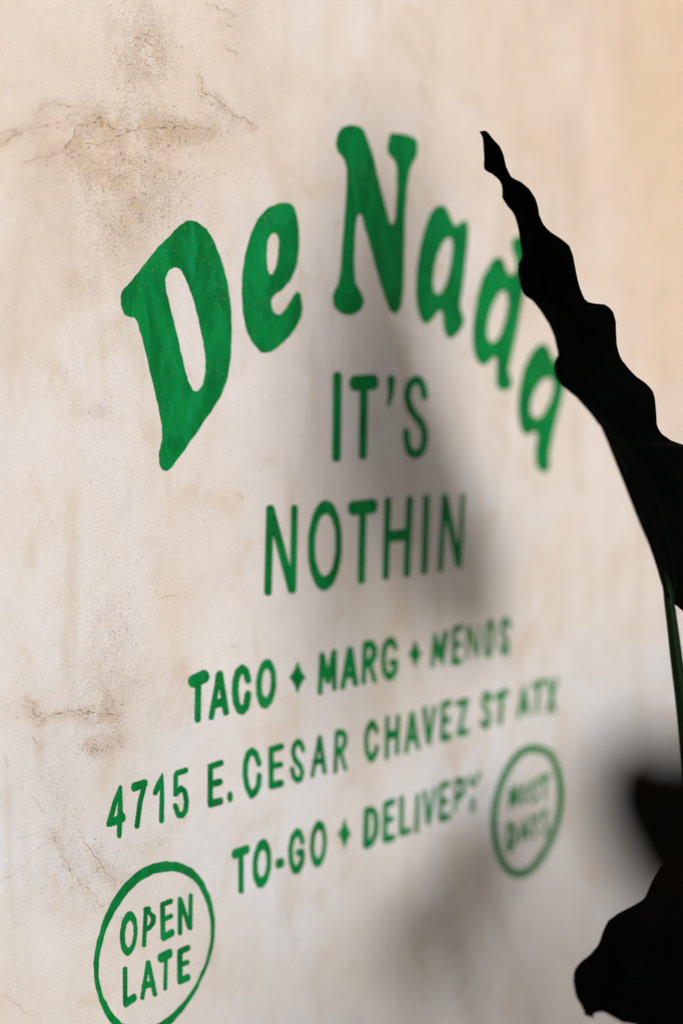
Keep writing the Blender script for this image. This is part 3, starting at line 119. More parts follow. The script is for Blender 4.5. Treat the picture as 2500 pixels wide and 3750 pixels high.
     '10545,10553 -13,-5 -23,5 -29,2 -16,-9 -8,0 -5,-6 -5,-12 6,-20 -6,-16 2,-15 -1,-12 2,-4 -2,-11 -5,-10 5,-25 -3,-7 -4,-30 5,-9 -1,-11 -6,-7 1,-31 2,-8 -7,-22 5,-24 -3,-3 0,-11 -3,-14 0,-9 4,-10 -7,-17 3,-41 -5,-11 -2,-11 5,-13 -2,-10 9,-20 31,-7 7,3 15,1 5,26 0,7 -4,11 7,17 -3,43 7,19 -5,11 4,33 3,7 -1,7 4,3 12,-5 6,-5 0,-8 8,-28 9,-9 2,-8 -1,-12 19,-35 0,-18 9,-7 3,-5 2,-14 5,-15 9,-7 34,-14 12,6 10,12 0,7 -9,10 -3,8 2,13 -5,8 -5,3 -3,12 -6,12 0,16 -9,6 -4,8 -1,15 -9,23 -9,8 0,21 -5,4 1,8 7,16 10,5 5,6 0,4 5,10 7,9 4,1 8,7 2,14 12,17 -2,6 2,14 -1,10 2,8 6,9 -3,18 2,16 -1,7 -6,16 -11,7 -8,8 -1,8 -7,2 -9,8 -6,13 -9,4 -8,12|10533,10474 -15,2 -2,-6 -7,-41 5,-15 -6,-4 0,-16 4,-35 10,-3 14,4 5,10 4,0 6,15 10,8 5,7 3,25 8,17 -6,4 -9,18 -8,2 -11,8'),
    ('CHAVEZ', 'painted_letter', 'thin green capital C of the word CHAVEZ',
     '11000,10574 -11,-6 -11,-17 -8,0 -6,-6 0,-9 -19,-16 -6,-1 -4,-10 -1,-9 -9,-2 -6,-8 2,-7 -4,-22 -2,-5 -6,-4 -1,-11 3,-10 -10,-17 -4,-12 1,-21 -6,-7 0,-11 5,-9 2,-28 -4,-10 4,-14 5,-7 -3,-11 1,-30 4,-11 4,-5 -3,-8 12,-17 4,-12 8,-9 0,-12 16,-16 0,-9 8,-13 4,-14 16,-8 5,-7 16,-3 27,-11 23,4 5,-1 17,12 7,16 10,4 10,11 3,11 14,8 11,30 9,9 6,25 -1,3 4,24 -8,7 -9,14 -7,5 -9,10 -11,2 -20,-9 -1,-5 -11,-11 -3,-11 -6,-10 0,-9 -16,-13 -3,-9 -8,-5 -6,-10 -13,-5 -17,33 -5,3 -6,10 1,12 -10,16 0,30 2,11 -4,5 -4,11 4,10 -2,23 4,23 8,9 -2,14 4,6 6,23 5,3 4,12 11,5 9,13 10,3 8,-2 10,-11 2,-17 18,-20 6,-13 0,-6 7,-5 16,-5 21,0 6,2 1,12 14,13 -4,10 -8,37 -15,16 -3,17 -10,11 -14,23 1,5 -4,6 -32,19 -12,4 -8,-1'),
    ('CHAVEZ', 'painted_letter', 'thin green capital H of the word CHAVEZ',
     '11436,10560 -17,1 -9,-3 -6,-9 -2,-27 -4,-5 7,-15 -5,-10 -2,-13 2,-7 1,-34 -6,-7 2,-11 4,-8 -9,-15 -27,7 -8,-3 -42,-1 -6,6 -2,9 2,4 -1,13 -4,13 7,21 -3,7 -1,34 5,1 0,9 -6,10 5,25 -19,19 -23,7 -11,0 -24,-11 -1,-14 4,-12 -8,-19 4,-6 2,-9 -2,-16 1,-8 -4,-6 -1,-13 5,-11 0,-10 -5,-12 1,-31 3,-9 -7,-12 5,-8 -2,-30 -3,-10 1,-14 5,-10 -7,-20 2,-6 2,-33 -5,-8 -1,-11 5,-10 -6,-41 2,-13 4,-8 -7,-19 3,-9 0,-16 3,-9 7,-3 3,-8 12,-6 29,-6 19,13 6,17 -5,9 -1,12 4,8 1,34 -4,6 7,21 -3,11 -1,25 5,26 -6,9 2,11 8,13 12,5 21,-6 17,2 15,-1 8,2 9,-4 1,-26 3,-5 -2,-12 -5,-11 5,-23 -6,-33 5,-8 0,-11 -6,-8 2,-27 3,-4 10,-5 6,-10 8,-4 18,-3 14,0 7,6 9,4 1,14 5,12 -1,9 -5,11 5,17 0,16 2,6 -5,19 6,10 -3,39 2,16 4,8 -6,18 4,7 2,32 -3,10 0,13 6,10 -1,12 -3,7 0,20 6,20 -6,20 5,10 0,27 -3,12 2,13 5,9 -5,10 -15,9 -11,11 -11,2'),
    ('CHAVEZ', 'painted_letter', 'thin green capital A of the word CHAVEZ',
     '11668,10553 -27,-2 -6,-12 -1,-23 -7,-5 -3,-5 3,-14 -8,-26 -5,-4 3,-25 -7,-5 -4,-7 1,-10 -4,-28 -8,-4 2,-23 -13,-29 2,-22 -8,-5 -1,-19 -3,-10 1,-11 -11,-12 3,-21 -11,-21 -2,-14 3,-11 -10,-12 -3,-36 -6,-5 -1,-14 10,-9 16,-10 13,-1 24,-7 13,7 2,13 5,8 9,31 -4,6 10,16 3,32 8,7 15,6 20,-5 16,0 24,-4 1,-9 -3,-15 11,-14 4,-43 8,-4 5,-20 27,-10 16,-1 14,4 6,-2 10,17 -1,8 -7,18 -5,7 -1,12 3,14 -6,5 -5,8 -4,41 -8,5 -2,13 4,13 -15,32 0,16 2,6 -8,6 -6,42 -10,15 0,15 2,7 -5,8 -10,31 3,10 -9,14 -5,33 1,6 -6,6 -6,16 3,9 -2,6 -9,8 -38,17|11680,10359 -2,1 -4,-10 -1,-13 -6,-4 0,-10 3,-10 -7,-8 6,-3 17,1 8,-4 0,16 -9,14 4,13'),
    ('CHAVEZ', 'painted_letter', 'thin green capital V of the word CHAVEZ',
     '12052,10557 -12,1 -12,-15 -8,-4 1,-20 -5,-17 -8,-13 4,-13 -3,-12 -7,-5 -3,-39 -11,-11 3,-13 -1,-11 -4,-6 -2,-9 -5,-7 -1,-9 3,-15 -11,-11 1,-11 -3,-9 -1,13 -7,14 -1,10 3,4 -12,45 3,14 -9,24 1,8 -5,32 -6,11 3,14 -12,42 3,6 -4,14 -13,9 -8,0 -9,5 -16,4 -23,0 -9,-8 1,-12 3,-6 -2,-10 5,-33 6,-8 -4,-18 8,-20 4,-19 -3,-9 2,-15 8,-8 -2,-19 3,-9 1,-11 8,-15 -4,-12 1,-14 6,-8 4,-28 -2,-11 5,-12 5,-4 -2,-25 3,-7 1,-11 7,-15 -4,-16 3,-10 6,-5 4,-44 23,-6 7,-10 17,-3 14,3 11,0 11,6 3,4 -2,5 11,25 -1,4 5,27 7,13 -2,11 14,40 -2,4 1,12 9,19 -1,6 3,19 11,21 -3,3 0,12 6,12 7,23 -3,7 4,15 7,7 -1,5 4,30 10,15 -4,8 3,15 5,7 5,24 -2,11 3,11 -18,8 -12,8'),
    ('CHAVEZ', 'painted_letter', 'thin green capital E of the word CHAVEZ',
     '12321,10582 -35,-1 -14,2 -12,-1 -15,-6 -20,6 -18,-4 -12,0 -19,-11 -11,-22 7,-18 -5,-10 -1,-9 -1,-27 4,-5 -1,-11 -6,-11 5,-22 -2,-8 1,-8 -6,-27 5,-7 1,-12 -5,-8 0,-31 3,-9 -3,-15 -5,-11 6,-20 -6,-39 5,-9 -1,-13 -5,-10 1,-23 3,-14 -6,-18 17,-15 13,-19 7,-4 15,1 27,-5 25,0 13,4 14,1 14,-6 21,6 18,-1 17,2 8,3 3,13 6,7 5,6 -10,22 -1,10 -7,10 -39,15 -48,-6 -26,7 -2,1 1,10 -5,13 1,11 4,12 -1,28 -3,13 5,7 4,16 13,0 13,5 30,-7 17,8 12,3 9,6 6,12 -3,17 -4,6 1,6 -7,9 -25,14 -16,4 -13,-6 -9,0 -29,8 6,20 -3,34 6,10 -2,13 -4,10 4,13 22,-2 15,6 8,1 11,-3 31,1 8,3 9,8 11,6 6,14 -9,20 -1,9 -7,4 -17,20'),
    ('CHAVEZ', 'painted_letter', 'thin green capital Z of the word CHAVEZ',
     '12617,10552 -29,4 -54,-6 -14,5 -9,0 -14,-5 -49,0 -3,-10 -14,-12 1,-23 7,-9 8,-16 11,-2 18,-10 13,-1 26,2 10,3 18,-1 15,-5 1,-3 -8,-25 1,-11 -6,-8 -7,-3 -1,-24 -16,-28 2,-13 -4,-8 -7,-3 -1,-11 -6,-18 1,-10 -8,-4 -5,-8 1,-14 -9,-22 -7,-7 -1,-11 2,-10 -7,-3 -14,-34 -4,-6 -8,-5 0,-16 6,-12 16,-20 7,-6 20,-8 16,3 9,3 14,-5 45,0 12,4 25,-7 28,5 14,-1 13,5 11,7 4,13 -2,15 -12,30 -13,8 -15,0 -25,8 -58,-6 -6,8 -2,10 7,22 11,20 -3,4 16,34 2,9 -1,7 13,22 -1,4 8,26 8,11 2,7 -3,3 18,37 1,17 12,19 -1,4 5,11 17,9 10,11 -2,10 3,16 -2,6 -12,16 -24,14 -12,4'),
    ('ST', 'painted_letter', 'thin green capital S of the word ST',
     '13029,10574 -19,0 -10,-4 -12,1 -15,5 -30,-17 1,-8 -11,-13 -3,-14 -6,-12 0,-9 -14,-18 1,-11 -4,-12 0,-26 4,-9 10,-8 3,-6 1,-12 5,-13 18,-23 2,-21 18,-10 16,-29 7,-9 12,-5 3,-7 4,-32 5,-11 -1,-6 -12,-7 -8,-8 -12,0 -8,2 -9,8 -14,8 -11,17 -15,3 -18,-2 -9,1 -9,-4 -1,-9 -10,-19 0,-10 5,-4 2,-13 16,-26 25,-11 6,-12 8,-6 9,-3 8,-9 14,-8 16,-15 26,9 7,0 9,6 8,13 12,8 12,5 13,17 22,14 -2,10 5,16 0,7 -2,9 1,13 -11,23 4,9 -6,18 -2,15 -7,16 0,9 -10,6 -10,13 -4,9 -7,3 -10,19 -12,8 -7,10 -1,6 -5,6 -10,24 -7,6 -1,10 7,6 0,23 7,4 23,-2 6,-8 -1,-9 20,-29 5,-3 15,-18 18,-3 14,0 4,9 6,7 6,2 6,23 -1,11 -9,11 -3,12 -12,25 -7,4 -7,10 -4,17 -10,13 -23,20 -13,4'),
    ('ST', 'painted_letter', 'thin green capital T of the word ST',
     '13382,10547 -12,2 -30,-10 -9,4 -55,-11 -19,3 -17,-7 -12,-2 -12,2 -21,-3 -13,-5 -15,-9 -6,-20 0,-18 4,-10 11,-5 11,-21 57,-1 -3,-20 5,-5 -9,-45 4,-22 -9,-19 4,-9 -3,-34 -6,-10 5,-23 -7,-17 0,-46 -6,-7 0,-8 4,-15 -2,-10 12,-13 31,-12 19,-5 7,6 11,5 8,1 5,20 -4,26 9,13 -3,16 3,29 5,9 -1,14 -4,14 5,3 2,10 2,25 -3,10 1,9 7,8 -1,16 -3,11 3,5 3,24 4,10 -5,20 6,8 1,15 3,8 21,2 16,-1 25,9 9,-3 11,5 13,16 2,11 -4,8 1,21 -9,10 -8,3 -10,8 -16,6'),
    ('ATX', 'painted_letter', 'thin green capital A of the word ATX',
     '13714,10524 -12,-6 -17,-25 2,-17 -16,-39 0,-20 -10,-15 1,-9 -5,-23 -11,-17 2,-7 0,-14 -9,-14 -9,-21 3,-8 -2,-13 -7,-7 -5,-37 -11,-18 2,-12 -1,-12 -6,-4 -6,-21 3,-9 22,-14 13,0 18,-5 12,0 13,19 -2,10 1,9 8,5 6,39 12,5 18,0 11,4 14,-2 23,-11 8,-21 -2,-10 3,-13 9,-10 8,-2 27,-15 28,3 9,8 -6,15 -5,26 1,9 -4,11 -8,9 5,40 -9,22 1,10 -7,12 -10,4 -7,35 1,8 -6,11 -7,7 2,14 -2,14 -5,15 -7,12 -2,11 3,12 -10,14 -7,35 -5,8 -38,9|13730,10355 0,-7 -4,-13 -5,0 6,-11 0,-5 9,6 5,-3 -1,16 -5,0 3,6 0,6'),
    ('ATX', 'painted_letter', 'thin green capital T of the word ATX',
     '14140,10556 -38,-4 -13,2 -27,-10 -10,3 -16,-1 -27,-4 -12,-5 -28,3 -29,-9 -39,-1 -7,-7 -8,-15 1,-9 -4,-16 4,-8 20,-16 42,-8 17,6 16,2 3,-5 -1,-11 2,-14 -2,-30 -6,-13 5,-17 -5,-10 -2,-27 -2,-5 3,-9 -1,-16 -7,-10 4,-21 -3,-7 0,-15 -6,-19 4,-11 0,-12 -6,-9 0,-15 -1,-16 13,-25 31,-7 25,3 7,3 2,27 6,7 -5,21 4,11 5,29 -4,16 1,12 7,10 -3,11 2,30 7,14 -5,14 0,11 6,13 2,31 -3,13 9,17 -4,11 0,11 3,13 5,5 16,-2 13,7 8,2 34,2 11,-2 40,19 3,12 -6,10 0,12 -3,8 -8,5 -8,12 -20,7'),
    ('ATX', 'painted_letter', 'thin green capital X of the word ATX',
     '14398,10540 -16,-6 -10,-8 -6,-8 -5,-22 -3,-7 -13,-16 -2,-10 1,-8 -12,-14 -10,-23 0,-7 -12,8 -4,19 -4,9 -1,15 -5,11 -8,6 1,22 -7,11 -5,13 -21,8 -13,9 -17,1 -18,-5 -6,-6 2,-14 3,-8 5,-6 0,-27 9,-8 5,-10 -1,-9 7,-26 3,-8 8,-6 0,-24 14,-28 4,-11 0,-16 2,-8 9,-8 1,-11 -7,-7 -3,-12 -8,-13 0,-10 -15,-19 0,-10 -8,-12 -3,-14 -12,-14 2,-9 -13,-18 -3,-12 -5,-5 -3,-19 -6,-12 6,-8 17,-7 44,-9 13,19 9,6 0,9 7,15 3,14 12,11 -1,12 5,8 10,-4 8,-40 14,-24 -2,-10 6,-11 46,-16 13,0 6,7 9,6 2,11 -19,43 2,6 -3,12 -8,10 -9,39 -13,26 1,9 -2,11 -5,7 -7,26 2,6 9,6 3,10 0,9 5,11 5,10 5,3 6,9 2,20 9,9 4,8 8,29 14,13 1,19 16,22 6,14 -1,10 6,17 -43,22'),
    ('TO-GO', 'painted_letter', 'thin green capital T of the word TO-GO',
     '9213,9631 -22,-2 -11,2 -5,3 -10,-5 -11,-2 -9,3 -20,0 -19,-6 -19,7 -10,-5 -7,-1 -24,0 -8,3 -11,-13 -6,-1 -10,-12 4,-19 -5,-9 9,-26 7,-5 7,-11 13,-4 12,-8 7,1 9,6 26,-5 1,-12 -6,-5 3,-33 3,-8 -7,-18 5,-13 1,-13 -3,-4 1,-7 -2,-13 5,-6 -6,-9 5,-43 -6,-20 6,-13 -3,-13 -2,-26 6,-18 -7,-18 4,-15 1,-33 6,-9 13,-7 8,0 18,-11 18,6 8,6 -2,13 3,10 1,24 -5,18 7,21 -5,17 0,23 4,9 0,11 -5,8 4,22 0,17 -5,20 5,10 2,14 -4,7 0,31 4,9 -2,10 -5,6 6,27 -4,34 13,6 9,1 5,-5 19,8 22,0 17,24 2,14 -5,11 -1,8 2,10 -15,9 -5,13 -9,4'),
    ('TO-GO', 'painted_letter', 'thin green capital O of the word TO-GO',
     '9545,9362 -5,-36 -7,-32 -26,-62 -9,-27 -13,-17 -21,-19 -36,-22 -19,-5 -14,8 -42,14 -13,19 -26,47 -21,54 -7,36 2,38 -4,67 13,68 10,35 15,23 21,50 39,31 18,6 19,1 14,4 20,-8 22,-16 13,-14 27,-43 10,-28 19,-66 -2,-31|9475,9377 0,-18 -8,-12 -6,-21 -1,-18 -13,-24 -21,-17 -5,-8 -4,4 -21,1 -16,14 -2,14 -5,14 -11,9 -1,39 -3,16 2,19 -2,16 -1,19 15,37 1,13 13,28 8,12 17,6 5,8 11,-1 17,-11 8,-10 2,-8 16,-32'),
    ('TO-GO', 'painted_hyphen', 'green painted hyphen',
     '9678,9388 -32,2 -6,2 -14,-6 -15,1 -11,-23 -7,-5 5,-23 -1,-9 3,-5 1,-10 21,-22 21,-7 23,1 14,3 15,-6 11,4 4,8 5,2 2,6 11,16 -3,14 -3,4 1,11 -3,12 -7,16 -12,3 -4,8 -10,8'),
    ('TO-GO', 'painted_letter', 'thin green capital G of the word TO-GO',
     '9891,9649 -5,-5 -19,-10 -3,-4 -5,1 -11,-16 -10,-2 -7,-4 0,-4 -7,-3 -13,-14 -6,-1 0,-19 -11,-18 1,-5 -6,-27 -7,-5 -2,-9 3,-5 -14,-33 7,-24 -4,-11 -1,-11 4,-3 3,-35 -4,-8 2,-10 5,-7 -1,-32 -2,-8 12,-21 -2,-10 3,-7 7,-4 3,-12 9,-17 -1,-8 14,-15 2,-13 9,-21 28,-20 28,0 13,-8 16,-2 9,3 20,12 11,20 12,8 5,6 0,5 5,10 6,5 5,0 7,9 2,8 -1,6 10,15 0,38 7,9 1,9 -4,11 1,14 -4,12 4,15 -13,17 0,8 -17,11 -9,9 -26,-3 -6,3 -13,0 -16,4 -10,1 -17,-11 -12,-16 7,-22 8,-9 3,-12 10,-6 33,-5 2,-10 -2,-13 1,-12 -15,-14 1,-9 -5,-6 -6,0 -15,-22 -5,-1 -13,6 -14,22 -4,21 -9,8 -3,9 3,7 -2,25 -5,15 2,12 4,9 -5,11 -3,28 7,20 -3,9 3,6 6,5 1,14 5,12 -2,9 13,16 1,8 12,2 5,9 17,8 4,-2 16,-22 4,-11 0,-19 14,-17 0,-6 5,-12 7,-8 33,-4 2,4 8,2 6,9 3,12 3,3 -7,20 3,9 -2,11 -10,11 -6,25 1,6 -13,16 -2,21 -5,8 -28,17 -13,13 -22,5'),
    ('TO-GO', 'painted_letter', 'thin green capital O of the word TO-GO',
     '10331,9373 -6,-62 -10,-35 -11,-29 -13,-27 -44,-52 -23,-9 -35,2 -18,7 -30,24 -20,27 -9,22 -18,57 -12,69 -2,34 7,30 5,74 21,57 13,24 18,24 11,21 14,8 41,15 16,-2 18,-6 31,-31 20,-15 17,-57 11,-29 12,-65 3,-36|10269,9393 -5,-19 -3,-25 1,-16 -22,-43 -14,-20 -5,0 -14,-7 -9,-2 -4,7 -8,6 -24,30 -2,22 1,17 -7,14 -3,21 1,42 8,34 -1,21 7,20 9,12 6,14 8,8 11,19 27,-4 15,-14 17,-30 2,-10 -1,-18 7,-22 3,-18'),
    ('dia', 'painted_diamond', 'green painted diamond after TO-GO',
     '10602,9593 14,-16 10,-51 23,-47 23,-34 4,-13 11,-17 16,-8 3,-9 -13,-7 -2,-4 -10,-4 -23,-27 -12,-10 -32,-61 -9,-25 -5,-5 -10,12 -8,27 -12,29 -14,22 -5,25 -10,15 -14,13 -10,20 -10,11 -8,13 -8,3 1,9 17,2 20,20 6,14 27,24 29,69'),
    ('DELIVERY', 'painted_letter', 'thin green capital D of the word DELIVERY',
     '11010,9636 -14,-5 -26,6 -15,0 -7,3 -10,-4 -15,-2 -9,3 -11,-13 -11,-22 6,-19 -3,-7 -4,-27 5,-12 -2,-12 -5,-5 2,-7 1,-33 -6,-18 5,-14 0,-10 -5,-4 -1,-23 4,-21 -8,-14 4,-14 0,-11 -1,-17 -4,-10 0,-11 5,-13 -7,-6 3,-44 -5,-7 -1,-14 8,-13 9,-9 10,-17 11,-8 22,-5 11,-5 13,-1 8,7 19,3 4,2 12,-2 13,6 6,5 7,-2 10,1 6,5 10,4 6,9 -1,4 6,1 9,10 3,8 6,3 5,10 10,7 7,12 5,3 17,23 -1,10 -3,4 6,11 4,14 2,31 7,11 0,8 -3,4 6,25 -1,17 -6,8 -2,10 4,14 -2,8 -5,5 0,13 -4,11 3,20 -6,5 -4,10 0,14 -12,10 -6,9 -10,6 -6,18 -10,2 -8,9 -5,11 -8,5 -4,7 -8,5 -19,3|10999,9554 -9,1 -3,-12 5,-12 0,-10 -4,-11 -2,-14 1,-16 4,-7 -8,-19 3,-10 0,-25 -5,-13 0,-14 5,-7 -6,-19 1,-10 -2,-13 4,-13 -7,-25 4,-10 -2,-14 0,-12 2,-4 8,10 10,7 1,4 2,6 7,2 4,10 8,9 6,0 -1,6 6,8 8,6 2,17 -1,21 10,14 -3,9 8,34 -9,24 4,17 -6,16 -5,25 4,3 -5,12 -11,8 -9,17'),
    ('DELIVERY', 'painted_letter', 'thin green capital E of the word DELIVERY',
     '11367,9643 -13,6 -11,0 -12,-6 -29,0 -15,2 -21,-8 -11,5 -8,0 -12,-4 -15,-1 -8,-9 -7,-1 -7,-31 5,-11 0,-9 -5,-9 1,-27 3,-14 -7,-22 5,-16 -5,-43 6,-11 -7,-22 5,-34 -6,-10 -1,-11 5,-8 -2,-35 -4,-6 7,-20 -5,-12 -2,-13 2,-5 -1,-7 3,-25 -6,-10 5,-9 8,-4 9,-23 14,-8 20,-5 14,0 7,-4 12,1 13,5 26,-7 47,4 10,-6 11,1 7,8 17,7 3,6 -2,7 1,15 -2,12 -3,4 -2,9 -22,15 -7,9 -28,-4 -12,5 -15,1 -32,-3 -12,7 1,21 4,21 -5,10 0,12 5,10 -1,33 -3,7 6,7 14,1 7,-2 11,4 14,-1 12,-5 15,2 9,3 12,9 8,2 1,22 -4,8 -7,5 0,9 -7,6 -27,15 -12,-4 -12,-1 -9,5 -15,-1 -13,4 4,15 0,28 -3,6 0,10 6,10 -6,23 7,4 10,-3 26,7 42,-1 10,6 15,-1 18,12 0,26 -4,10 -2,13 -5,6 -24,11'),
    ('DELIVERY', 'painted_letter', 'thin green capital L of the word DELIVERY',
     '11498,9652 -16,-2 -13,-5 -2,-5 4,-11 -6,-44 5,-10 2,-12 -5,-11 0,-26 4,-6 -7,-20 4,-10 2,-14 -3,-10 1,-5 -3,-26 5,-9 -1,-12 -5,-7 5,-41 -6,-23 5,-12 -4,-44 1,-8 5,-10 -8,-18 0,-23 7,-16 1,-10 23,-15 20,-2 12,-6 25,5 19,0 27,-4 11,6 12,1 10,-5 34,7 2,8 4,2 4,6 1,27 -22,20 -6,9 -15,8 -13,-5 -44,3 -27,-5 -3,14 0,13 3,5 -6,22 5,11 1,14 -3,7 0,34 5,9 -7,18 6,42 -5,14 0,10 6,12 -1,9 -3,6 1,15 -2,12 3,1 3,10 -5,10 -2,10 4,15 1,14 0,15 -5,11 3,18 -11,3 -22,18'),
    ('DELIVERY', 'painted_letter', 'thin green capital I of the word DELIVERY',
     '11767,9617 -12,-1 -17,-19 4,-35 -7,-17 4,-13 0,-15 -2,-16 -3,-6 5,-22 -7,-14 3,-45 -6,-6 0,-12 4,-15 -3,-28 -4,-7 6,-19 -5,-5 -1,-35 3,-12 -7,-15 4,-24 0,-20 -5,-9 -2,-14 8,-11 6,-3 6,-8 13,-8 25,-4 13,6 5,20 3,35 -5,8 8,24 -4,36 5,13 2,13 -5,5 3,32 4,11 -6,16 7,27 -3,38 6,14 -4,14 2,14 -1,8 6,21 -4,6 -1,16 4,12 2,16 -5,20 2,14 -3,3 -13,4 -12,9'),
    ('DELIVERY', 'painted_letter', 'thin green capital V of the word DELIVERY',
     '12059,9621 -18,-4 -6,-6 -5,-15 3,-7 -1,-5 -6,-10 -8,-29 3,-5 -12,-20 0,-16 -14,-39 3,-3 -2,-8 -6,-10 -5,-20 -1,-8 2,-4 -12,-23 1,-6 -2,-7 -2,21 -6,4 -3,11 5,14 -12,36 0,13 3,13 -7,5 -3,9 1,13 -3,30 -7,5 -1,15 4,12 -4,6 -5,19 -8,9 -5,12 -9,2 -18,-1 -13,4 -8,-1 -7,-4 0,-24 -3,-10 4,-4 5,-13 1,-38 7,-9 3,-15 -4,-10 11,-38 0,-13 -3,-7 5,-6 5,-15 1,-35 7,-13 2,-15 -4,-5 13,-44 -4,-14 6,-12 3,-12 1,-28 3,-7 12,-14 8,-6 23,-5 34,1 0,23 7,5 6,26 -1,12 4,7 7,4 -1,23 4,7 2,10 9,14 -3,14 1,6 7,6 6,29 -1,10 12,12 -2,13 1,8 5,16 5,5 4,14 -4,11 10,13 4,18 0,18 6,5 6,12 -2,11 11,33 -6,14'),
    ('DELIVERY', 'painted_letter', 'thin green capital E of the word DELIVERY',
     '12311,9655 -13,-3 -18,2 -11,4 -10,-5 -13,-2 -41,4 -8,-1 -10,-6 -25,3 -12,-14 1,-9 -2,-11 -5,-6 4,-45 -7,-18 6,-13 0,-13 -4,-5 -2,-24 5,-24 -7,-15 3,-11 1,-28 -5,-9 -1,-11 5,-15 -4,-15 -2,-20 6,-20 -5,-6 -3,-11 3,-16 -1,-9 2,-20 -6,-9 1,-12 6,-15 19,-26 14,-8 16,-1 7,4 12,-6 15,-2 13,4 27,0 23,-6 17,3 10,4 13,-4 11,0 18,8 6,11 -2,8 1,5 0,13 -5,20 -8,10 -23,8 -13,7 -15,0 -13,-3 -29,0 -20,6 -17,-4 -5,5 1,26 4,11 -6,15 4,13 3,30 7,4 12,-1 19,3 12,-1 9,-6 15,2 18,8 9,7 -2,13 3,17 -3,8 -6,5 -6,9 -35,16 -32,-6 -20,10 5,20 -5,7 -1,14 5,15 0,20 -4,10 3,14 7,9 7,-4 24,7 48,-5 13,6 14,2 7,-1 7,8 2,8 -2,9 4,19 -9,6 -7,14 -9,6'),
    ('DELIVERY', 'painted_letter', 'thin green capital R of the word DELIVERY',
     '12534,9653 -43,-4 -20,5 -18,-5 -20,0 -7,-6 -13,-27 6,-5 3,-10 0,-22 -2,-9 4,-17 -8,-26 3,-4 -1,-24 -1,-12 -5,-11 5,-15 -8,-42 3,-10 -1,-15 -6,-11 3,-16 -2,-22 -3,-12 -3,-3 5,-7 0,-16 -5,-8 0,-21 7,-9 22,-13 10,4 15,-1 6,3 1,22 -2,12 3,11 5,5 -5,27 4,7 0,10 5,7 14,0 4,7 23,1 5,8 8,5 14,7 13,0 9,7 2,8 10,0 11,3 7,6 9,4 4,15 8,4 3,14 -1,11 5,14 10,18 -2,16 7,8 3,13 1,10 -2,12 -11,14 -1,13 -11,10 -9,3 -13,17 -11,20 -13,3 -15,17|12526,9567 -14,-2 -11,5 -13,-1 -10,-11 5,-16 -6,-23 -1,-17 3,-11 -2,-16 -6,-6 3,-8 6,-3 6,4 8,1 7,10 8,3 13,-1 9,13 8,6 6,14 3,15 -2,8 5,3 5,14 -20,15'),
    ('DELIVERY', 'painted_letter', 'thin green capital Y of the word DELIVERY',
     '12878,9641 -11,-1 -19,-14 -5,0 -1,-6 -9,-11 -9,-4 -15,-15 -5,-11 -17,-6 -1,-9 -22,-18 -8,2 -1,7 -13,17 -6,18 -25,40 -3,3 -30,11 -13,1 -8,-4 -7,-7 7,-19 0,-6 17,-24 6,-15 9,-20 12,-14 0,-10 19,-28 9,-7 29,-14 22,-1 12,10 8,3 22,22 2,5 4,1 12,10 6,9 16,13 40,39 14,14 7,10 2,13 -12,2 -27,14|12745,9368 -10,-2 -17,-11 5,-8 -2,-16 -4,-10 3,-44 -6,-9 -1,-7 4,-13 -3,-31 -3,-6 11,-14 12,-8 24,-7 24,0 11,4 0,15 -4,8 5,8 1,11 1,25 -3,8 8,24 -5,17 2,20 4,16 -4,10 -14,2 -8,10 -13,6'),
    ('right badge', 'painted_ring', 'green painted ring around the words MOST DAYS',
     '13976,9762 138,-37 157,-70 65,-40 49,-52 44,-52 36,-50 70,-111 24,-61 17,-64 20,-54 13,-57 9,-64 4,-60 -28,-177 -21,-64 -24,-58 -26,-52 -33,-56 -35,-54 -41,-54 -55,-55 -165,-137 -62,-39 -67,-35 -75,-26 -72,-15 -76,-11 -85,3 -79,17 -75,20 -72,29 -61,39 -60,42 -57,52 -79,101 -38,61 -63,130 -25,68 -30,126 -13,66 -3,55 1,57 5,62 19,113 16,53 27,51 23,60 27,54 65,92 41,44 43,41 38,40 148,92 50,21 50,16 47,11 53,4 48,8 38,1 42,-8 45,-5|13961,9667 184,-51 52,-26 69,-60 39,-40 35,-45 30,-47 27,-55 61,-160 10,-54 7,-106 -11,-112 -12,-58 -23,-49 -22,-54 -19,-56 -31,-50 -36,-50 -40,-46 -49,-48 -47,-52 -50,-41 -61,-36 -58,-40 -56,-31 -58,-23 -57,-12 -62,2 -64,-1 -48,4 -90,35 -44,25 -80,58 -68,94 -37,45 -27,56 -25,62 -24,64 -34,118 -9,54 1,61 -2,106 10,53 13,50 18,55 22,54 19,46 26,51 67,91 34,40 76,67 46,37 48,26 82,40 81,21 39,5 36,-4 49,5'),
    ('MOST', 'painted_letter', 'thin green capital M of the word MOST',
     '13624,9341 -19,-2 -15,-22 1,-4 -2,-9 -19,-35 2,-5 -5,-13 -10,-5 -5,20 -1,22 -8,7 -5,25 -22,13 -33,5 -10,4 -15,-17 0,-19 3,-11 -2,-16 -6,-8 3,-19 -2,-24 -3,-11 -4,-4 5,-14 0,-15 -5,-8 -2,-18 3,-28 -9,-13 3,-14 -1,-24 6,-11 24,-10 21,-6 8,6 4,8 1,22 4,6 3,12 -5,15 2,7 10,-1 29,-12 23,4 13,-2 7,11 -2,6 1,-11 -3,-23 9,-25 17,-9 18,-1 10,2 6,11 -4,13 6,9 1,15 -2,10 2,12 -2,7 9,26 -5,16 8,48 -4,5 8,27 -2,9 0,28 5,16 -2,13'),
    ('MOST', 'painted_letter', 'thin green capital O of the word MOST',
